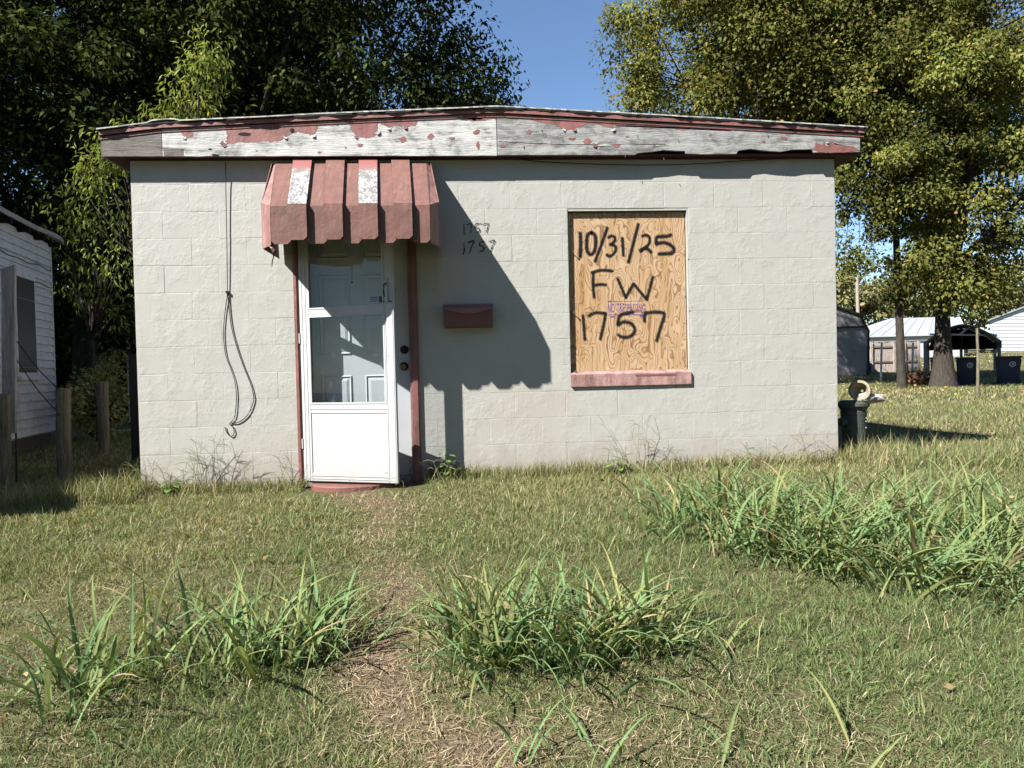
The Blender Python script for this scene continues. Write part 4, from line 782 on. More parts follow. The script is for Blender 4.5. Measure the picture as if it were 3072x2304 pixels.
ta, tb2 = atD(2600, 976, sd0-.1), atD(2480, 982, sd0-.1); MB().prism([ta, tb2, tb2-np.array((0, 0, .1)), ta-np.array((0, 0, .1))], (0, .05, 0)).build('gable_trim', M['trim_dark'], sh)
# plank fence
fd = 42.0; fe = empty('plank_fence', G3(2680, 1113, fd), 'weathered brown plank fence beyond the slim tree', 'fence')
A, Bq = atD(2596, 1028, fd), atD(2756, 1026, fd); n = 21
for i in range(n):
    p = A+(Bq-A)*i/n; q = A+(Bq-A)*(i+.93)/n; zt_ = p[2]+rnd.uniform(-.04, .04); z0_ = float(gz(p[0], p[1]))
    MB().prism([(p[0], p[1], z0_), (q[0], q[1], z0_), (q[0], q[1], zt_), (p[0], p[1], zt_)], (0, .03, 0)).build('picket', M['fence'], fe)
for f in (.12, .62): p = A-np.array((0, .06, f*1.75)); q = Bq-np.array((0, .06, f*1.75)); MB().prism([p, q, q+np.array((0, 0, -.10)), p+np.array((0, 0, -.10))], (0, .05, 0)).build('rail', M['post'], fe)
for f in (.10, .53, .72, .985): p = A+(Bq-A)*f; MB().box((p[0]-.06, p[1]-.13, float(gz(p[0], p[1]))-.1), (p[0]+.06, p[1]-.01, p[2]+.05)).build('fence_post', M['fence'], fe)
for (px, lb) in ((2642, 'white metal post standing left of the slim trunk'), (2736, 'white metal post standing right of the slim trunk')):
    g = G3(px, 1145, 33); t_ = atD(px+3, 1028, 33); tag(MB().tube([(g[0], g[1], g[2]-.2), (t_[0], t_[1], t_[2])], .045, 10).build('metal_post', M['galv']), lb, 'post', 'posts before the plank fence')
# utility pole
g = G3(2577, 1000, 50); t_ = atD(2571, 832, 50); tag(MB().tube([(g[0], g[1], g[2]-.5), (t_[0], t_[1], t_[2])], [.14, .11], 12).build('utility_pole', M['pole']), 'pale wooden utility pole above the barn-shaped shed', 'pole')
# pale building with hipped metal roof
wb = empty('metal_roof_house', G3(2700, 1070, 62), 'long low white house with pale metal roof behind the fence', 'house'); D_ = 62.0
eL, eR, rL, rR = atD(2592, 1008, D_), atD(2905, 1000, D_), atD(2673, 955, D_+3), atD(2880, 950, D_+3); gq = float(gz(eL[0], eL[1]))
MB().prism([(eL[0]+.2, eL[1]+.3, gq-.3), (eR[0]-.2, eR[1]+.3, gq-.3), (eR[0]-.2, eR[1]+.3, eR[2]), (eL[0]+.2, eL[1]+.3, eL[2])], (0, 5.5, 0)).build('wall', M['white_siding'], wb)
bL, bR = eL+np.array((0, 6.2, 0)), eR+np.array((0, 6.2, 0)); MB().add([eL, eR, rR, rL, bL, bR], [(0, 1, 2, 3), (0, 3, 4), (1, 5, 2), (3, 2, 5, 4), (0, 4, 5, 1)]).build('roof', M['metal_roof'], wb)
for i in range(9):
    f = (i+.5)/9; p = eL+(eR-eL)*f; q = rL+(rR-rL)*f; MB().tube([p+np.array((0, -.02, .03)), q+np.array((0, 0, .03))], .035, 4).build('roof_seam', M['metal_roof'], wb)
MB().obox(eL+np.array((-.1, -.1, -.12)), eR-eL+np.array((.2, 0, 0)), (0, .08, 0), (0, 0, .12)).build('gutter', M['white_siding'], wb)
# white panelled barn at the right edge
D_ = 70.0; wn = empty('white_barn', G3(3040, 1060, D_), 'big white panelled building at the right edge', 'building')
a0_, a1_ = atD(2972, 1054, D_), atD(3300, 1054, D_); e0 = atD(2972, 962, D_)[2]; pk_ = atD(3150, 900, D_)[2]; z0_ = float(gz(a0_[0], a0_[1]))-.3
BD = ray(3100, 1060)*[1, 1, 0]; BD = BD/np.linalg.norm(BD)
MB().prism([(a0_[0], a0_[1], z0_), (a1_[0], a1_[1], z0_), (a1_[0], a1_[1], e0), ((a0_[0]+a1_[0])/2, (a0_[1]+a1_[1])/2, pk_), (a0_[0], a0_[1], e0)], BD*9).build('wall', M['white_siding'], wn)
for i in range(11):
    z = a0_[2]+.02+i*.345; f = np.clip((z+.33-e0)/(pk_-e0), 0, 1)*.5; dx = a1_-a0_; b_ = a0_*[1, 1, 0]
    MB().prism([b_+dx*f-BD*.05+[0, 0, z], b_+dx*(1-f)-BD*.05+[0, 0, z], b_+dx*(1-f)-BD*.015+[0, 0, z+.33], b_+dx*f-BD*.015+[0, 0, z+.33]], BD*.012).build('siding_panel', M['white_siding'], wn)
ux = (a1_-a0_)/np.linalg.norm(a1_-a0_); pm = (a0_+a1_)/2
for pe in (a0_-ux*.25, a1_+ux*.25): MB().prism([(pe[0]-BD[0]*.3, pe[1]-BD[1]*.3, e0-.05), (pm[0]-BD[0]*.3, pm[1]-BD[1]*.3, pk_+.02), (pm[0]-BD[0]*.3, pm[1]-BD[1]*.3, pk_+.14), (pe[0]-BD[0]*.3, pe[1]-BD[1]*.3, e0+.07)], BD*9.5).build('roof_panel', M['metal_roof'], wn)
# carport
D_ = 35.0; cp = empty('carport', G3(2880, 1130, D_), 'dark open metal carport behind the big trunk', 'carport')
xL, xR = atD(2772, 1020, D_), atD(3004, 1022, D_); zE = xR[2]; zT = atD(2880, 972, D_)[2]; arcp = []
for t_ in np.linspace(0, 1, 17): arcp.append((xL[0]+(xR[0]-xL[0])*t_, xL[1]+(xR[1]-xL[1])*t_, zE+(zT-zE)*(1-abs(2*t_-1)**1.7)))
CD = ray(2860, 1060)*[1, 1, 0]; CD = CD/np.linalg.norm(CD)*5.0
MB().prism([*arcp]+[(p[0], p[1], p[2]-.05) for p in reversed(arcp)], CD).build('roof', M['carport'], cp)
for t_ in (0.02, .5, .985):
    for yy in (.02, .95):
        if t_ == .5 and yy < .5: continue
        x_ = xL[0]+(xR[0]-xL[0])*t_+CD[0]*yy; y_ = xL[1]+(xR[1]-xL[1])*t_+CD[1]*yy; MB().box((x_-.05, y_, float(gz(x_, y_))-.1), (x_+.05, y_+.1, zE+.02 if t_ != .5 else zT-.06)).build('post', M['carport'], cp)
for p, q in (((2880, 1002), (2910, 980)), ((2915, 985), (2990, 1008)), ((2790, 1003), (2990, 1006))): MB().tube([atD(*p, D_+.3), atD(*q, D_+.3)], .05, 6).build('brace', M['galv'], cp)
for s in (0, 1): x_ = (xL if s == 0 else xR); MB().obox((x_[0]-.02, x_[1], zE-.35), (.04, 0, 0), CD, (0, 0, .36)).build('side_panel', M['carport'], cp)
e_ = CD*.97; MB().prism([(xL[0]+.05+e_[0], xL[1]+e_[1], zE-.35), (xR[0]-.05+e_[0], xR[1]+e_[1], zE-.35), *[(p[0]+e_[0], p[1]+e_[1], p[2]-.06) for p in reversed(arcp[1:-1])]], (0, .04, 0)).build('back_panel', M['trim_dark'], cp)
# wheelie bins
def wheelie(px, dep, wpx, label, mat, rz_=0.0, logo=True):
    g = G3(px, 1155, dep); o = empty('wheelie_bin', g, label, 'bin', 'bins beyond the lawn'); wd = wpx*dep/FPX; h = 1.0; d = .34; z = g[2]; x, y = g[0], g[1]
    b0, b1 = wd*.38, wd*.5
    MB().add([(x-b0, y-d*.7, z-.02), (x+b0, y-d*.7, z-.02), (x+b0, y+d*.7, z-.02), (x-b0, y+d*.7, z-.02), (x-b1, y-d, z+h), (x+b1, y-d, z+h), (x+b1, y+d, z+h), (x-b1, y+d, z+h)], [(0, 3, 2, 1), (4, 5, 6, 7), (0, 1, 5, 4), (1, 2, 6, 5), (2, 3, 7, 6), (3, 0, 4, 7)]).build('body', mat, o, bevel=.03, seg=2)
    MB().prism([(x-b1-.05, y-d-.06, z+h), (x+b1+.05, y-d-.06, z+h), (x+b1+.05, y-d-.06, z+h+.03), (x+b1-.02, y-d-.06, z+h+.07), (x-b1+.02, y-d-.06, z+h+.07), (x-b1-.05, y-d-.06, z+h+.03)], (0, 2*d+.14, 0)).build('lid', mat, o, bevel=.01)
    MB().tube([(x-b1, y+d+.09, z+h-.04), (x+b1, y+d+.09, z+h-.04)], .02, 8).build('handle', mat, o)
    for s in (-1, 1): MB().tube([(x+s*(b0-.02), y+d*.75, z+.12), (x+s*(b0+.05), y+d*.75, z+.12)], .13, 14).build('wheel', M['cable'], o)
    o.rotation_euler.z = -math.atan2(x-CAM[0], y-CAM[1])
    if logo:
        cx_, cz_ = x+wd*.16, z+h*.76; yl = y-d*.93-.012; k = 16; vs = [(cx_+r_*math.cos(6.2832*j/k), yl, cz_+r_*math.sin(6.2832*j/k)) for r_ in (.105, .068) for j in range(k)]
        MB().add(vs, [(j, (j+1) % k, k+(j+1) % k, k+j) for j in range(k)]).build('emblem_ring', M['white_siding'], o); MB().prism([(cx_-.04, yl, cz_-.03), (cx_+.035, yl, cz_-.035), (cx_+.045, yl, cz_+.02), (cx_, yl, cz_+.045)], (0, -.002, 0)).build('emblem', M['white_siding'], o)
wheelie(3025, 27.0, 66, 'navy blue wheelie bin at the far right of the lawn', M['bin']); wheelie(2900, 27.4, 54, 'navy blue wheelie bin just right of the big trunk', M['bin']); wheelie(2815, 27.6, 40, 'dark grey bin half hidden left of the big trunk', M['bin_grey'], logo=False)
g = G3(2932, 1180, 19.5); t_ = atD(2931, 985, 19.5); tag(MB().tube([(g[0], g[1], g[2]-.2), ((g[0]+t_[0])/2+.015, g[1], (g[2]+t_[2])/2), (t_[0], t_[1], t_[2])], [.042, .036, .032], 9).build('lawn_post', M['post']), 'slender wooden post standing on the lawn between trunk and bin', 'post')
g = G3(2600, 1060, 56); 
for i, (px, dep, w_) in enumerate(((2790, 68, 2.6), (2822, 68, 1.6), (2905, 70, 3.0), (2950, 70, 2.2))):
    g = G3(px, 1055, dep); o = empty('parked_car', g, ('leftmost tiny pale car parked beyond the carport', 'second tiny pale car from the left beyond the carport', 'third tiny pale car from the left beyond the carport', 'tiny pale car parked nearest the white building')[i], 'car', 'cars parked far beyond the lawn')
    x, y, z = g; pro = [(-w_/2, .25), (-w_/2, .75), (-w_*.32, .85), (-w_*.18, 1.3), (w_*.2, 1.3), (w_*.36, .85), (w_/2, .75), (w_/2, .25)]
    MB().prism([(x+a, y-.8, z+b) for a, b in pro], (0, 1.6, 0)).build('body', M['white_siding'], o, bevel=.06)
    MB().prism([(x+a, y-.83, z+b) for a, b in [(-w_*.27, .88), (w_*.30, .88), (w_*.17, 1.22), (-w_*.16, 1.22)]], (0, .04, 0)).build('side_window', M['pane'], o)
    for s in (-.3, .3): MB().tube([(x+s*w_, y-.82, z+.28), (x+s*w_, y-.6, z+.28)], .28, 12).build('wheel', M['cable'], o)
# brush heap by the slim trunk
pts_ = [(2725, 1130), (2745, 1120), (2760, 1130), (2775, 1140), (2735, 1145), (2785, 1148), (2755, 1148)]; g = np.random.default_rng(61); C = np.array([atD(x, y, 27.5+g.uniform(-.3, .6)) for x, y in pts_])
o = empty('brush_heap', G3(2755, 1150, 27.6), 'heap of reddish dead leaves and twigs beside the slim trunk', 'brush'); V, F, cl = clump_leaves(C, np.full(len(C), .32), 90, .13, [(.16, .075, .05), (.24, .13, .09), (.10, .07, .045), (.06, .08, .03)], (3, 3, 2, 2), g, .6, .3); np_mesh('foliage', V, F, M['leaf'], cl, o)
m = MB()
for k in range(14): q = C[k % len(C)]; limb(m, q+g.normal(0, .1, 3)-[0, 0, .15], q+g.normal(0, .45, 3)+[0, 0, .15], .02, .006, g, .1, 4, 5)
m.build('twigs', M['bark'], o)
# far trees along the horizon
FAR = [(.10, .115, .05), (.13, .135, .06), (.17, .155, .075), (.20, .16, .09)]
for i, (px, py, dep, rx, rz_) in enumerate(((2470, 900, 74, 3.6, 4.2), (2590, 905, 80, 4.2, 4.4), (2690, 900, 84, 4.4, 4.8), (2800, 905, 88, 4.8, 4.6), (2920, 890, 90, 5.0, 5.0), (3040, 880, 92, 5.2, 5.2), (3170, 880, 94, 5.2, 5.4), (2350, 900, 86, 5, 5), (1700, 900, 95, 5, 7), (1500, 930, 90, 5, 6))):
    b_ = G3(px, 1050, dep); tree('distant_tree', b_, 2.5, .2, atD(px, py, dep), (rx, 3.0, rz_), 60, 55, 1.3, .52, FAR, (3, 4, 3, 2), ['olive tree peeping out at the block house corner', 'olive tree right of the utility pole', 'olive tree behind the slim trunk', 'olive tree behind the big trunk', 'brownish tree above the carport', 'tree behind the left part of the white panelled building', 'tree behind the white panelled building beyond the frame', 'far tree hidden behind the right part of the block house', 'far tree rising behind the ridge in the gap of sky', 'far tree hidden behind the middle of the block house'][i], 70+i, group='far trees along the horizon', shell=.5, n_limb=8)

# ------------------------------------------------------------------ grass
def blades(P, L, Wd, phi, th1, th2, col, tipcol=None):
    n = len(P); d1 = np.stack([np.cos(phi)*np.sin(th1), np.sin(phi)*np.sin(th1), np.cos(th1)], 1); d2 = np.stack([np.cos(phi)*np.sin(th2), np.sin(phi)*np.sin(th2), np.cos(th2)], 1)
    a = rng.uniform(0, 6.283, n); Sd = np.stack([np.cos(a), np.sin(a), np.zeros(n)], 1)*Wd[:, None]*.5
    p1 = P+d1*(L*.55)[:, None]; p2 = p1+d2*(L*.45)[:, None]; V = np.stack([P-Sd, P+Sd, p1-Sd*.8, p1+Sd*.8, p2], 1).reshape(-1, 3)
    b = np.arange(n)[:, None]*5; F = np.concatenate([b+[0, 1, 3], b+[0, 3, 2], b+[2, 3, 4]], 1).reshape(-1, 3); return V, F, np.repeat(col, 5, 0)
GR = np.array([(.090, .130, .045), (.124, .158, .062), (.156, .178, .078), (.106, .146, .066)]); OL = np.array([(.165, .172, .072), (.195, .190, .090), (.225, .206, .108)]); ST = np.array([(.32, .255, .165), (.40, .325, .22), (.25, .19, .12)])
def grass_cols(x, y, n, dr):
    pick = rng.random(n); gy = pnoise(x, y, 1.7, 5); far = np.clip((y+2.2)/2.5, 0, 1)*.45; grn = .22*np.clip((x-2.6)/1.5, 0, 1)*np.clip((-y-.8)/1.2, 0, 1); pg = np.clip(.78-.85*dr-.6*(gy-.5)-far+grn, .04, .97); ps = np.clip(.065+.80*dr+.06*far-.1*grn, 0, .92)
    c = OL[rng.integers(0, 3, n)].copy(); k = pick < pg; c[k] = GR[rng.integers(0, 4, k.sum())]; k = pick > 1-ps; c[k] = ST[rng.integers(0, 3, k.sum())]; return c*(.93+rng.uniform(-.28, .28, (n, 1)))
parts = []
def sow(n, x, y, lmin, lmax, wmin, wmax, lean=(.15, 1.45), keep=True, hmul=1.0, tuft=0):
    dr = dry(x, y)
    if tuft:                                     # most blades grow in small tufts that spread outwards
        m_ = n//tuft; x, y = np.repeat(x[:m_], tuft), np.repeat(y[:m_], tuft); n = len(x); ox, oy = rng.normal(0, .016, n), rng.normal(0, .016, n)
        x, y = x+ox, y+oy; ph = np.arctan2(oy, ox)+rng.normal(0, .7, n); tl_ = np.repeat(rng.uniform(.55, 1.35, m_), tuft); dr = dry(x, y)
    else: ph = rng.uniform(0, 6.283, n); tl_ = np.ones(n)
    if keep: k = rng.random(n) > .72*dr; x, y, dr, ph, tl_ = x[k], y[k], dr[k], ph[k], tl_[k]
    k = ~((x > -.02) & (x < WID+.02) & (y > -.008) & (y < DEP)) & ~((x > 1.22) & (x < 2.16) & (y > -.46)); x, y, dr, ph, tl_ = x[k], y[k], dr[k], ph[k], tl_[k]; n = len(x)
    L = rng.uniform(lmin, lmax, n)*(1-.55*dr)*(.7+.6*pnoise(x, y, 3.1, 9))*tl_; th1 = rng.uniform(*lean, n)+.35*dr; th2 = th1+rng.uniform(.1, .9, n)
    P = np.stack([x, y, gz(x, y)-.004], 1); return blades(P, L*hmul, rng.uniform(wmin, wmax, n), ph, th1, th2, grass_cols(x, y, n, dr))
def frustum(n, y0, y1, pw=1.0, mx=.12):
    y = y0+(y1-y0)*rng.random(n)**pw; d = y-CAM[1]; hw = d*.76+mx; x = CAM[0]+.072*d+rng.uniform(-1, 1, n)*hw; return x, y
x, y = frustum(142000, -3.75, -1.6, 1.0); parts.append(sow(len(x), x, y, .024, .070, .002, .0042, tuft=13)); x, y = frustum(45000, -3.75, -.05); parts.append(sow(len(x), x, y, .03, .075, .0022, .0045, (1.0, 1.75)))
x, y = frustum(122000, -1.9, -.008, 1.0); parts.append(sow(len(x), x, y, .028, .075, .0028, .0052, tuft=13))
x, y = frustum(46000, -3.75, -.02, 1.0)      # straw lying flat in the worn places
k = rng.random(len(x)) < dry(x, y)*1.3+.03; x, y = x[k], y[k]; n = len(x)
parts.append(blades(np.stack([x, y, gz(x, y)+rng.uniform(.004, .022, n)], 1), rng.uniform(.025, .085, n), rng.uniform(.0016, .0034, n), rng.uniform(0, 6.283, n), rng.uniform(1.35, 1.6, n), rng.uniform(1.45, 1.75, n), ST[rng.integers(0, 3, n)]*(1+rng.uniform(-.3, .3, (n, 1)))))
n = 40000; y = rng.uniform(-4.4, 0, n); d = y-CAM[1]; sd_ = np.where(rng.random(n) < .5, -1, 1); x = CAM[0]+.072*d+sd_*(d*.76+.1+rng.uniform(0, 2.4, n)); parts.append(sow(n, x, y, .04, .10, .006, .011, keep=False))   # the lawn goes on beyond the frame
n = 46000; x = np.concatenate([rng.uniform(-3.4, -.0, n//3), rng.uniform(WID, 13.5, n-n//3)]); y = rng.uniform(-.25, 8.5, n); parts.append(sow(n, x, y, .05, .12, .005, .010, keep=False))
n = 34000; x = rng.uniform(7, 34, n); y = rng.uniform(8, 26, n); parts.append(sow(n, x, y, .07, .14, .014, .028, keep=False))
n = 14000; x = rng.uniform(18, 62, n); y = rng.uniform(26, 66, n); parts.append(sow(n, x, y, .10, .2, .04, .09, keep=False))
n = 7000; x = rng.uniform(-.02, WID+.3, n); y = -np.abs(rng.normal(.03, .06, n))-.012; parts.append(sow(n, x, y, .08, .19, .003, .005, (.0, .8), False))
n = 5000; x = rng.uniform(-2.8, .1, n); y = rng.uniform(-.45, .1, n); parts.append(sow(n, x, y, .12, .26, .003, .006, (.0, .8), False))
n = 5000; x = rng.uniform(5.45, 9, n); y = rng.uniform(-.6, .25, n); parts.append(sow(n, x, y, .10, .25, .004, .007, (.0, .8), False))
n = 500; x, y = frustum(n, -3.5, -.1); parts.append(blades(np.stack([x, y, gz(x, y)], 1), rng.uniform(.10, .24, n), rng.uniform(.0018, .003, n), rng.uniform(0, 6.283, n), rng.uniform(.1, .9, n), rng.uniform(.5, 1.6, n), np.array((.24, .21, .12))*(1+rng.uniform(-.3, .4, (n, 1)))))
def join(ps):
    o = 0; V = []; F = []; Cc = []
    for v, f, c in ps: V.append(v); F.append(f+o); Cc.append(c); o += len(v)
    return np.concatenate(V), np.concatenate(F), np.concatenate(Cc)
V, F, cl = join(parts); go = np_mesh('grass', V, F, M['grass'], cl); tag(go, 'rough olive and straw coloured lawn grass', 'grass', kind='stuff')
# fallen leaves on the far lawn
n = 420; g = np.random.default_rng(81); x = g.uniform(12, 27, n); y = g.uniform(12, 24, n); P = np.stack([x, y, gz(x, y)+.05], 1); Dv = g.normal(0, 1, (n, 3)); Dv[:, 2] *= .2; Nv = g.normal(0, .3, (n, 3)); Nv[:, 2] += 1
V, F = leaf_quads(P, Dv, Nv, g.uniform(.07, .12, n), g.uniform(.05, .09, n)); tag(np_mesh('fallen_leaves', V, F, M['leaf'], np.repeat(pal_cols(n, [(.35, .26, .07), (.30, .18, .07), (.22, .18, .06)], (3, 2, 2), g), 4, 0)), 'yellow fallen leaves scattered on the lawn below the big tree', 'leaves', kind='stuff')
# seed-headed grass stems along the wall
def stems(name, label, px, py, seed, n=7, hgt=.28):
    g = np.random.default_rng(seed); b = ground(px, py); o = empty(name, b, label, 'weed', 'dry grass stems along the house wall')
    for k in range(n):
        a = g.uniform(0, 6.283); L = hgt*g.uniform(.6, 1.25); ln = g.uniform(.15, .65); B0 = b+np.array((g.normal(0, .05), -abs(g.normal(0, .02)), -.01)); B0[1] = min(B0[1], -.03)
        T = B0+np.array((math.cos(a)*L*ln, -abs(math.sin(a))*L*ln*.4-.01, L)); m = MB(); q = B0+(T-B0)*.55+np.array((0, 0, L*.08)); m.tube(smooth_path([B0, q, T], 3), [.0016]*4+[.0012]*3, 4)
        for j in range(int(g.integers(2, 6))):
            d = np.array((g.normal(0, .8), g.normal(0, .3), g.uniform(-.2, .7))); d *= g.uniform(.06, .12)/np.linalg.norm(d); e = T+d; e[1] = min(e[1], -.012); m.tube([T, (T+e)/2+np.array((0, 0, .012)), e], [.0010, .0013, .0006], 4)
        m.build('stem', M['straw'] if g.random() < .4 else M['stem'], o)
M['straw'] = plain('dry_straw', (.62, .52, .36), (.42, .35, .24), 20, .8); M['stem'] = plain('green_stem', (.28, .31, .14), (.18, .21, .09), 20, .7)
for i, (px, py, lb) in enumerate(((480, 1470, 'dry grass stems at the left corner of the block house'), (560, 1462, 'sparse dry stems below the left part of the wall'), (640, 1458, 'tall star-headed dry stems below the hanging cable'), (690, 1452, 'dry stems right below the cable loop'), (760, 1455, 'dry stems between cable and storm door'), (880, 1450, 'thin stems at the hinge side of the storm door'), (1215, 1455, 'dry stems before the gap beside the storm door'), (1285, 1450, 'dry stems at the foot of the right door trim'),
    (1830, 1415, 'bent dry stems below the left part of the boarded window'), (1900, 1412, 'star-headed stems below the boarded window'), (1985, 1408, 'dry stems below the right part of the boarded window'), (2250, 1395, 'dry stems in front of the right part of the wall'), (2350, 1392, 'forked dry stems near the right wall end'), (2450, 1388, 'dry stems at the right house corner'))): stems('dry_stems', lb, px, py, 100+i, 4 if px not in (640, 690, 1900) else 7, .20 if px not in (640, 690, 1900) else .34)
def leafy(name, label, px, py, seed, h, n):
    g = np.random.default_rng(seed); b = ground(px, py); b[1] = min(b[1], -.06); o = empty(name, b, label, 'weed'); m = MB(); m.tube([b-np.array((0, 0, .02)), b+np.array((.01, 0, h))], [.005, .003], 6); m.build('stem', M['stem'], o)
    for k in range(n):
        z = h*(.15+.85*k/n); a = k*2.4; L = .085*(1.1-.45*k/n)*g.uniform(.8, 1.2); d = np.array((math.cos(a), math.sin(a)*.7-.15, .25)); p = b+np.array((.004, 0, z)); s = np.cross(d, (0, 0, 1)); s /= np.linalg.norm(s); W_ = L*.62
        rows = [(0, .12), (.25, .85), (.5, 1), (.75, .7), (1, .02)]; vs = []
        for t_, w_ in rows: c = p+d*(L*(.2+t_))+np.array((0, 0, -.35*L*t_*t_)); vs += [tuple(c-s*W_*w_*.5+np.array((0, 0, .006*w_))), tuple(c), tuple(c+s*W_*w_*.5+np.array((0, 0, .006*w_)))]
        fs = [(3*i+j, 3*i+j+1, 3*i+j+4, 3*i+j+3) for i in range(4) for j in range(2)]; lo = MB().add(vs, fs).build('leaf', M['weedleaf'], o, smooth=True)
M['weedleaf'] = plain('weed_leaf', (.22, .42, .07), (.15, .30, .055), 20, .5)
leafy('broadleaf_weed', 'bright green broadleaf weed at the wall right of the door', 1335, 1442, 5, .22, 16); leafy('broadleaf_weed', 'small bright green weed under the boarded window', 1853, 1425, 6, .13, 9); leafy('broadleaf_weed', 'low dark green weed at the foot of the wall left of the door', 540, 1470, 7, .09, 9)

# tall broad-bladed grass clumps
def blade_mesh(i, seed):
    g = np.random.default_rng(seed); n = 9; L = 1.0; lean = g.uniform(.06, .85); curl = g.uniform(.5, 2.3); wd = g.uniform(.018, .036); pts = []; x = z = 0.0; side_ = g.normal(0, .05)
    for k in range(n+1):
        t_ = k/n; pts.append((x, side_*t_*t_, z)); a = lean+curl*t_**1.9; x += math.sin(a)/n; z += math.cos(a)/n
    V = []; Cc = []; F = []; tint = g.uniform(.72, 1.25); yl = g.uniform(0, 1)**3; dead = i % 15 == 4
    for k, p in enumerate(pts):
        t_ = k/n; w_ = wd*(min(1, .45+2.2*t_))*(1-t_**2.6)+.0006; up_ = w_*.28; tw = .5*math.sin(t_*3+seed)*w_
        V += [(p[0]+tw, p[1]-w_*.5, p[2]+up_), p, (p[0]-tw, p[1]+w_*.5, p[2]+up_)]
        c = np.array((.082, .136, .054))*tint*(1-yl)+np.array((.15, .155, .055))*yl; c = np.array((.20, .155, .085)) if dead else c; tipc = np.array((.22, .19, .09)); c = c+(tipc-c)*max(0, t_-.86)*3*(yl > .1); Cc += [c, c*1.25+.02, c]
    for k in range(n):
        for j in range(2): F.append((3*k+j, 3*k+j+1, 3*k+j+4, 3*k+j+3))
    o = np_mesh('leaf', np.array(V), np.array(F), M['broad'], np.array(Cc), smooth=True); me = o.data; bpy.data.objects.remove(o); return me
BM = [blade_mesh(i, 200+i) for i in range(34)]
def clump(px, py, n, lmin, lmax, label, spread=.07, lean_to=None, seed=0, group='clumps of tall broad-bladed grass', name='tall_grass_clump'):
    n = int(n*2.0); lmax *= 1.28; lmin *= 1.05
    g = np.random.default_rng(seed); b = ground(px, py); o = empty(name, b, label, 'grass clump', group)
    for k in range(n):
        lf = bpy.data.objects.new('leaf', BM[int(g.integers(0, len(BM)))]); COL.objects.link(lf); lf.parent = o
        ox, oy = g.normal(0, spread, 2); lf.location = (ox, oy, float(gz(b[0]+ox, b[1]+oy))-b[2]-.01); L = g.uniform(lmin, lmax)*(.55 if g.random() < .35 else 1)
        a = math.atan2(oy, ox)+g.normal(0, .9) if g.random() < .6 else g.uniform(0, 6.283); lf.rotation_euler = (g.normal(0, .12), g.normal(0, .12), a); lf.scale = (L, L*g.uniform(.75, 1.25)*(.36/max(L, .2))**.45, L)
LC = [(215, 2135, 20, 'front-most clump of broad grass at the lower left'), (185, 2050, 14, 'clump of broad grass at the far lower left'), (400, 2030, 18, 'broad grass clump with arching blade, second from the left'), (556, 1870, 8, 'few tall upright blades standing behind the left clumps'), (600, 2020, 22, 'dense broad grass clump in the middle of the left group'), (735, 2020, 22, 'broad grass clump right of the middle in the left group'), (810, 2000, 20, 'broad grass clump near the worn path'), (915, 1985, 18, 'broad grass clump touching the worn path on its left side'), (1000, 1950, 14, 'small broad grass clump at the left edge of the worn path')]
for i, (px, py, n, lb) in enumerate(LC): clump(px, py, n, .22, .42, lb, .075, seed=300+i)
CC = [(1400, 2000, 22, 'broad grass clump at the right edge of the worn path'), (1500, 1985, 30, 'dense broad grass clump, second in the centre group'), (1600, 1990, 30, 'dense broad grass clump in the middle of the centre group'), (1705, 1985, 28, 'leaning broad grass clump right of the centre group middle'), (1800, 1975, 26, 'broad grass clump with long blades reaching right'), (1890, 1950, 18, 'broad grass clump near the right end of the centre group'), (1970, 1940, 12, 'thin broad grass clump at the right end of the centre group'), (1460, 1915, 18, 'broad grass clump at the back left of the centre group'), (1740, 1910, 18, 'broad grass clump at the back right of the centre group')]
for i, (px, py, n, lb) in enumerate(CC): clump(px, py, n, .24, .44, lb, .075, seed=330+i)
RC = [(2018, 1591, 'leftmost'), (2116, 1620, 'second'), (2231, 1655, 'third'), (2317, 1672, 'fourth'), (2403, 1695, 'fifth'), (2490, 1706, 'sixth'), (2593, 1724, 'seventh'), (2719, 1764, 'eighth'), (2806, 1752, 'ninth'), (2892, 1752, 'tenth'), (3007, 1781, 'eleventh')]
for i, (px, py, od) in enumerate(RC): clump(px, py, 34 if i > 1 else 20, .25, .44, od+' front clump from the left in the big patch of tall grass on the right', .11, seed=360+i)
RB = [(2090, 1560, 'leftmost'), (2180, 1555, 'second'), (2280, 1580, 'third'), (2374, 1590, 'fourth'), (2460, 1600, 'fifth'), (2547, 1600, 'sixth'), (2650, 1610, 'seventh'), (2748, 1620, 'eighth'), (2840, 1620, 'ninth'), (2921, 1620, 'tenth'), (3036, 1640, 'eleventh')]
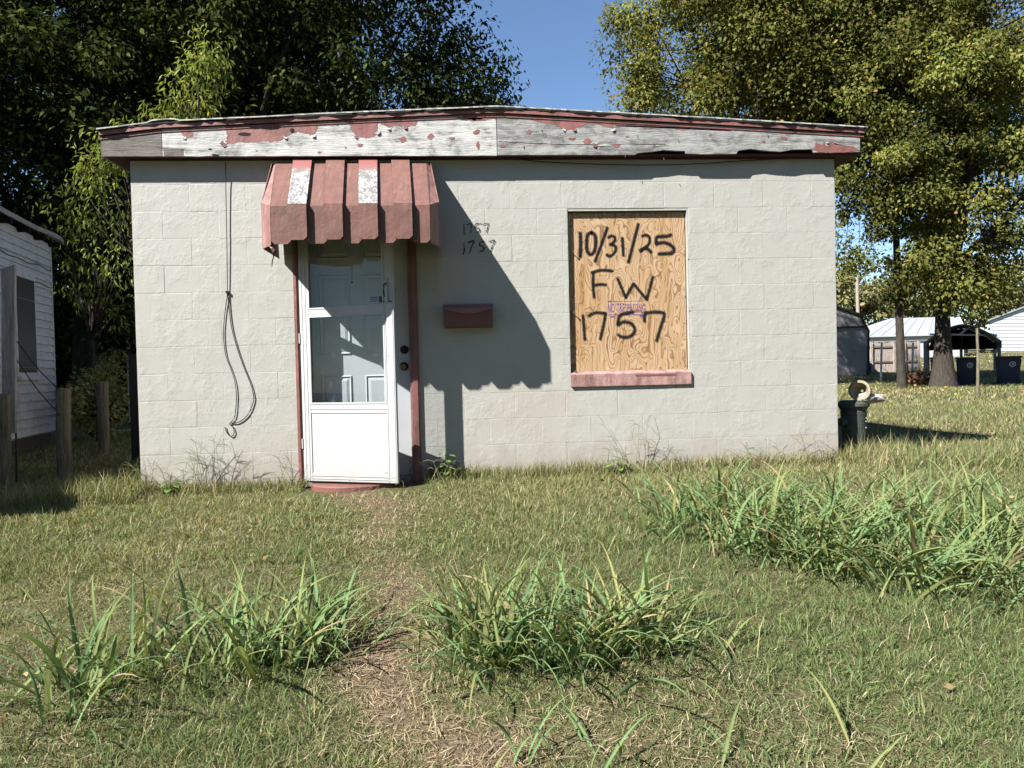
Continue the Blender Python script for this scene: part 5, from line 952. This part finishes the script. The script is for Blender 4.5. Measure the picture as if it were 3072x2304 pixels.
for i, (px, py, od) in enumerate(RB): clump(px, py, 28, .26, .43, od+' rear clump from the left in the big patch of tall grass on the right', .13, seed=390+i)
for i, (px, py, lb) in enumerate(((1517, 2290, 'yellowish grass blades at the bottom edge, below the centre clumps'), (1805, 2290, 'yellowish grass blades at the bottom edge, right of the centre'), (2270, 2300, 'yellowish grass blades at the bottom edge, left of the lower right corner'), (2560, 2295, 'yellowish grass blades at the bottom edge near the lower right corner'), (2210, 2010, 'single long blade lying right of the centre clumps'))): clump(px, py, 5 if i < 4 else 3, .14, .24, lb, .06, seed=420+i)

# ------------------------------------------------------------------ unseen trees added behind the photographer to block sky light
for i, (x, y, r, h) in enumerate(((-17, -27, 5.5, 8.5), (-8, -25, 5.0, 7.5), (0, -27, 5.6, 8.5), (8, -25, 5.2, 8.0), (16, -26, 5.6, 8.6), (24, -24, 5.4, 8.0), (31, -15, 5.2, 8.0))):
    tree('sky_block_tree', (x, y, float(gz(x, y))), 2.5, .3, (x, y, h-1.0), (r, r*.8, h*.72), 100, 32, 1.5, .68, DARKG, (3, 4, 4, 2), ['first', 'second', 'third', 'fourth', 'fifth', 'sixth', 'seventh'][i]+' unseen tree from the left, added behind the camera to block sky', 500+i, 'leaf_dark', 'bark_dark', 'unseen trees added to block sky', shell=.5, n_limb=6)

n = 70; g = np.random.default_rng(91); y = g.uniform(-3.4, -.3, n); x = CAM[0]+.07*(y-CAM[1])+g.uniform(-.75, .75, n)*(y-CAM[1]); P = np.stack([x, y, gz(x, y)+g.uniform(.03, .06, n)], 1); Dv = g.normal(0, 1, (n, 3)); Dv[:, 2] *= .4; Nv = g.normal(0, .5, (n, 3)); Nv[:, 2] += 1
V, F = leaf_quads(P, Dv, Nv, g.uniform(.02, .045, n), g.uniform(.014, .03, n)); tag(np_mesh('fallen_leaves', V, F, M['leaf'], np.repeat(pal_cols(n, [(.17, .12, .06), (.13, .085, .045), (.22, .17, .09)], (3, 3, 2), g), 4, 0)), 'small brown fallen leaves dotted over the front lawn', 'leaves', kind='stuff')
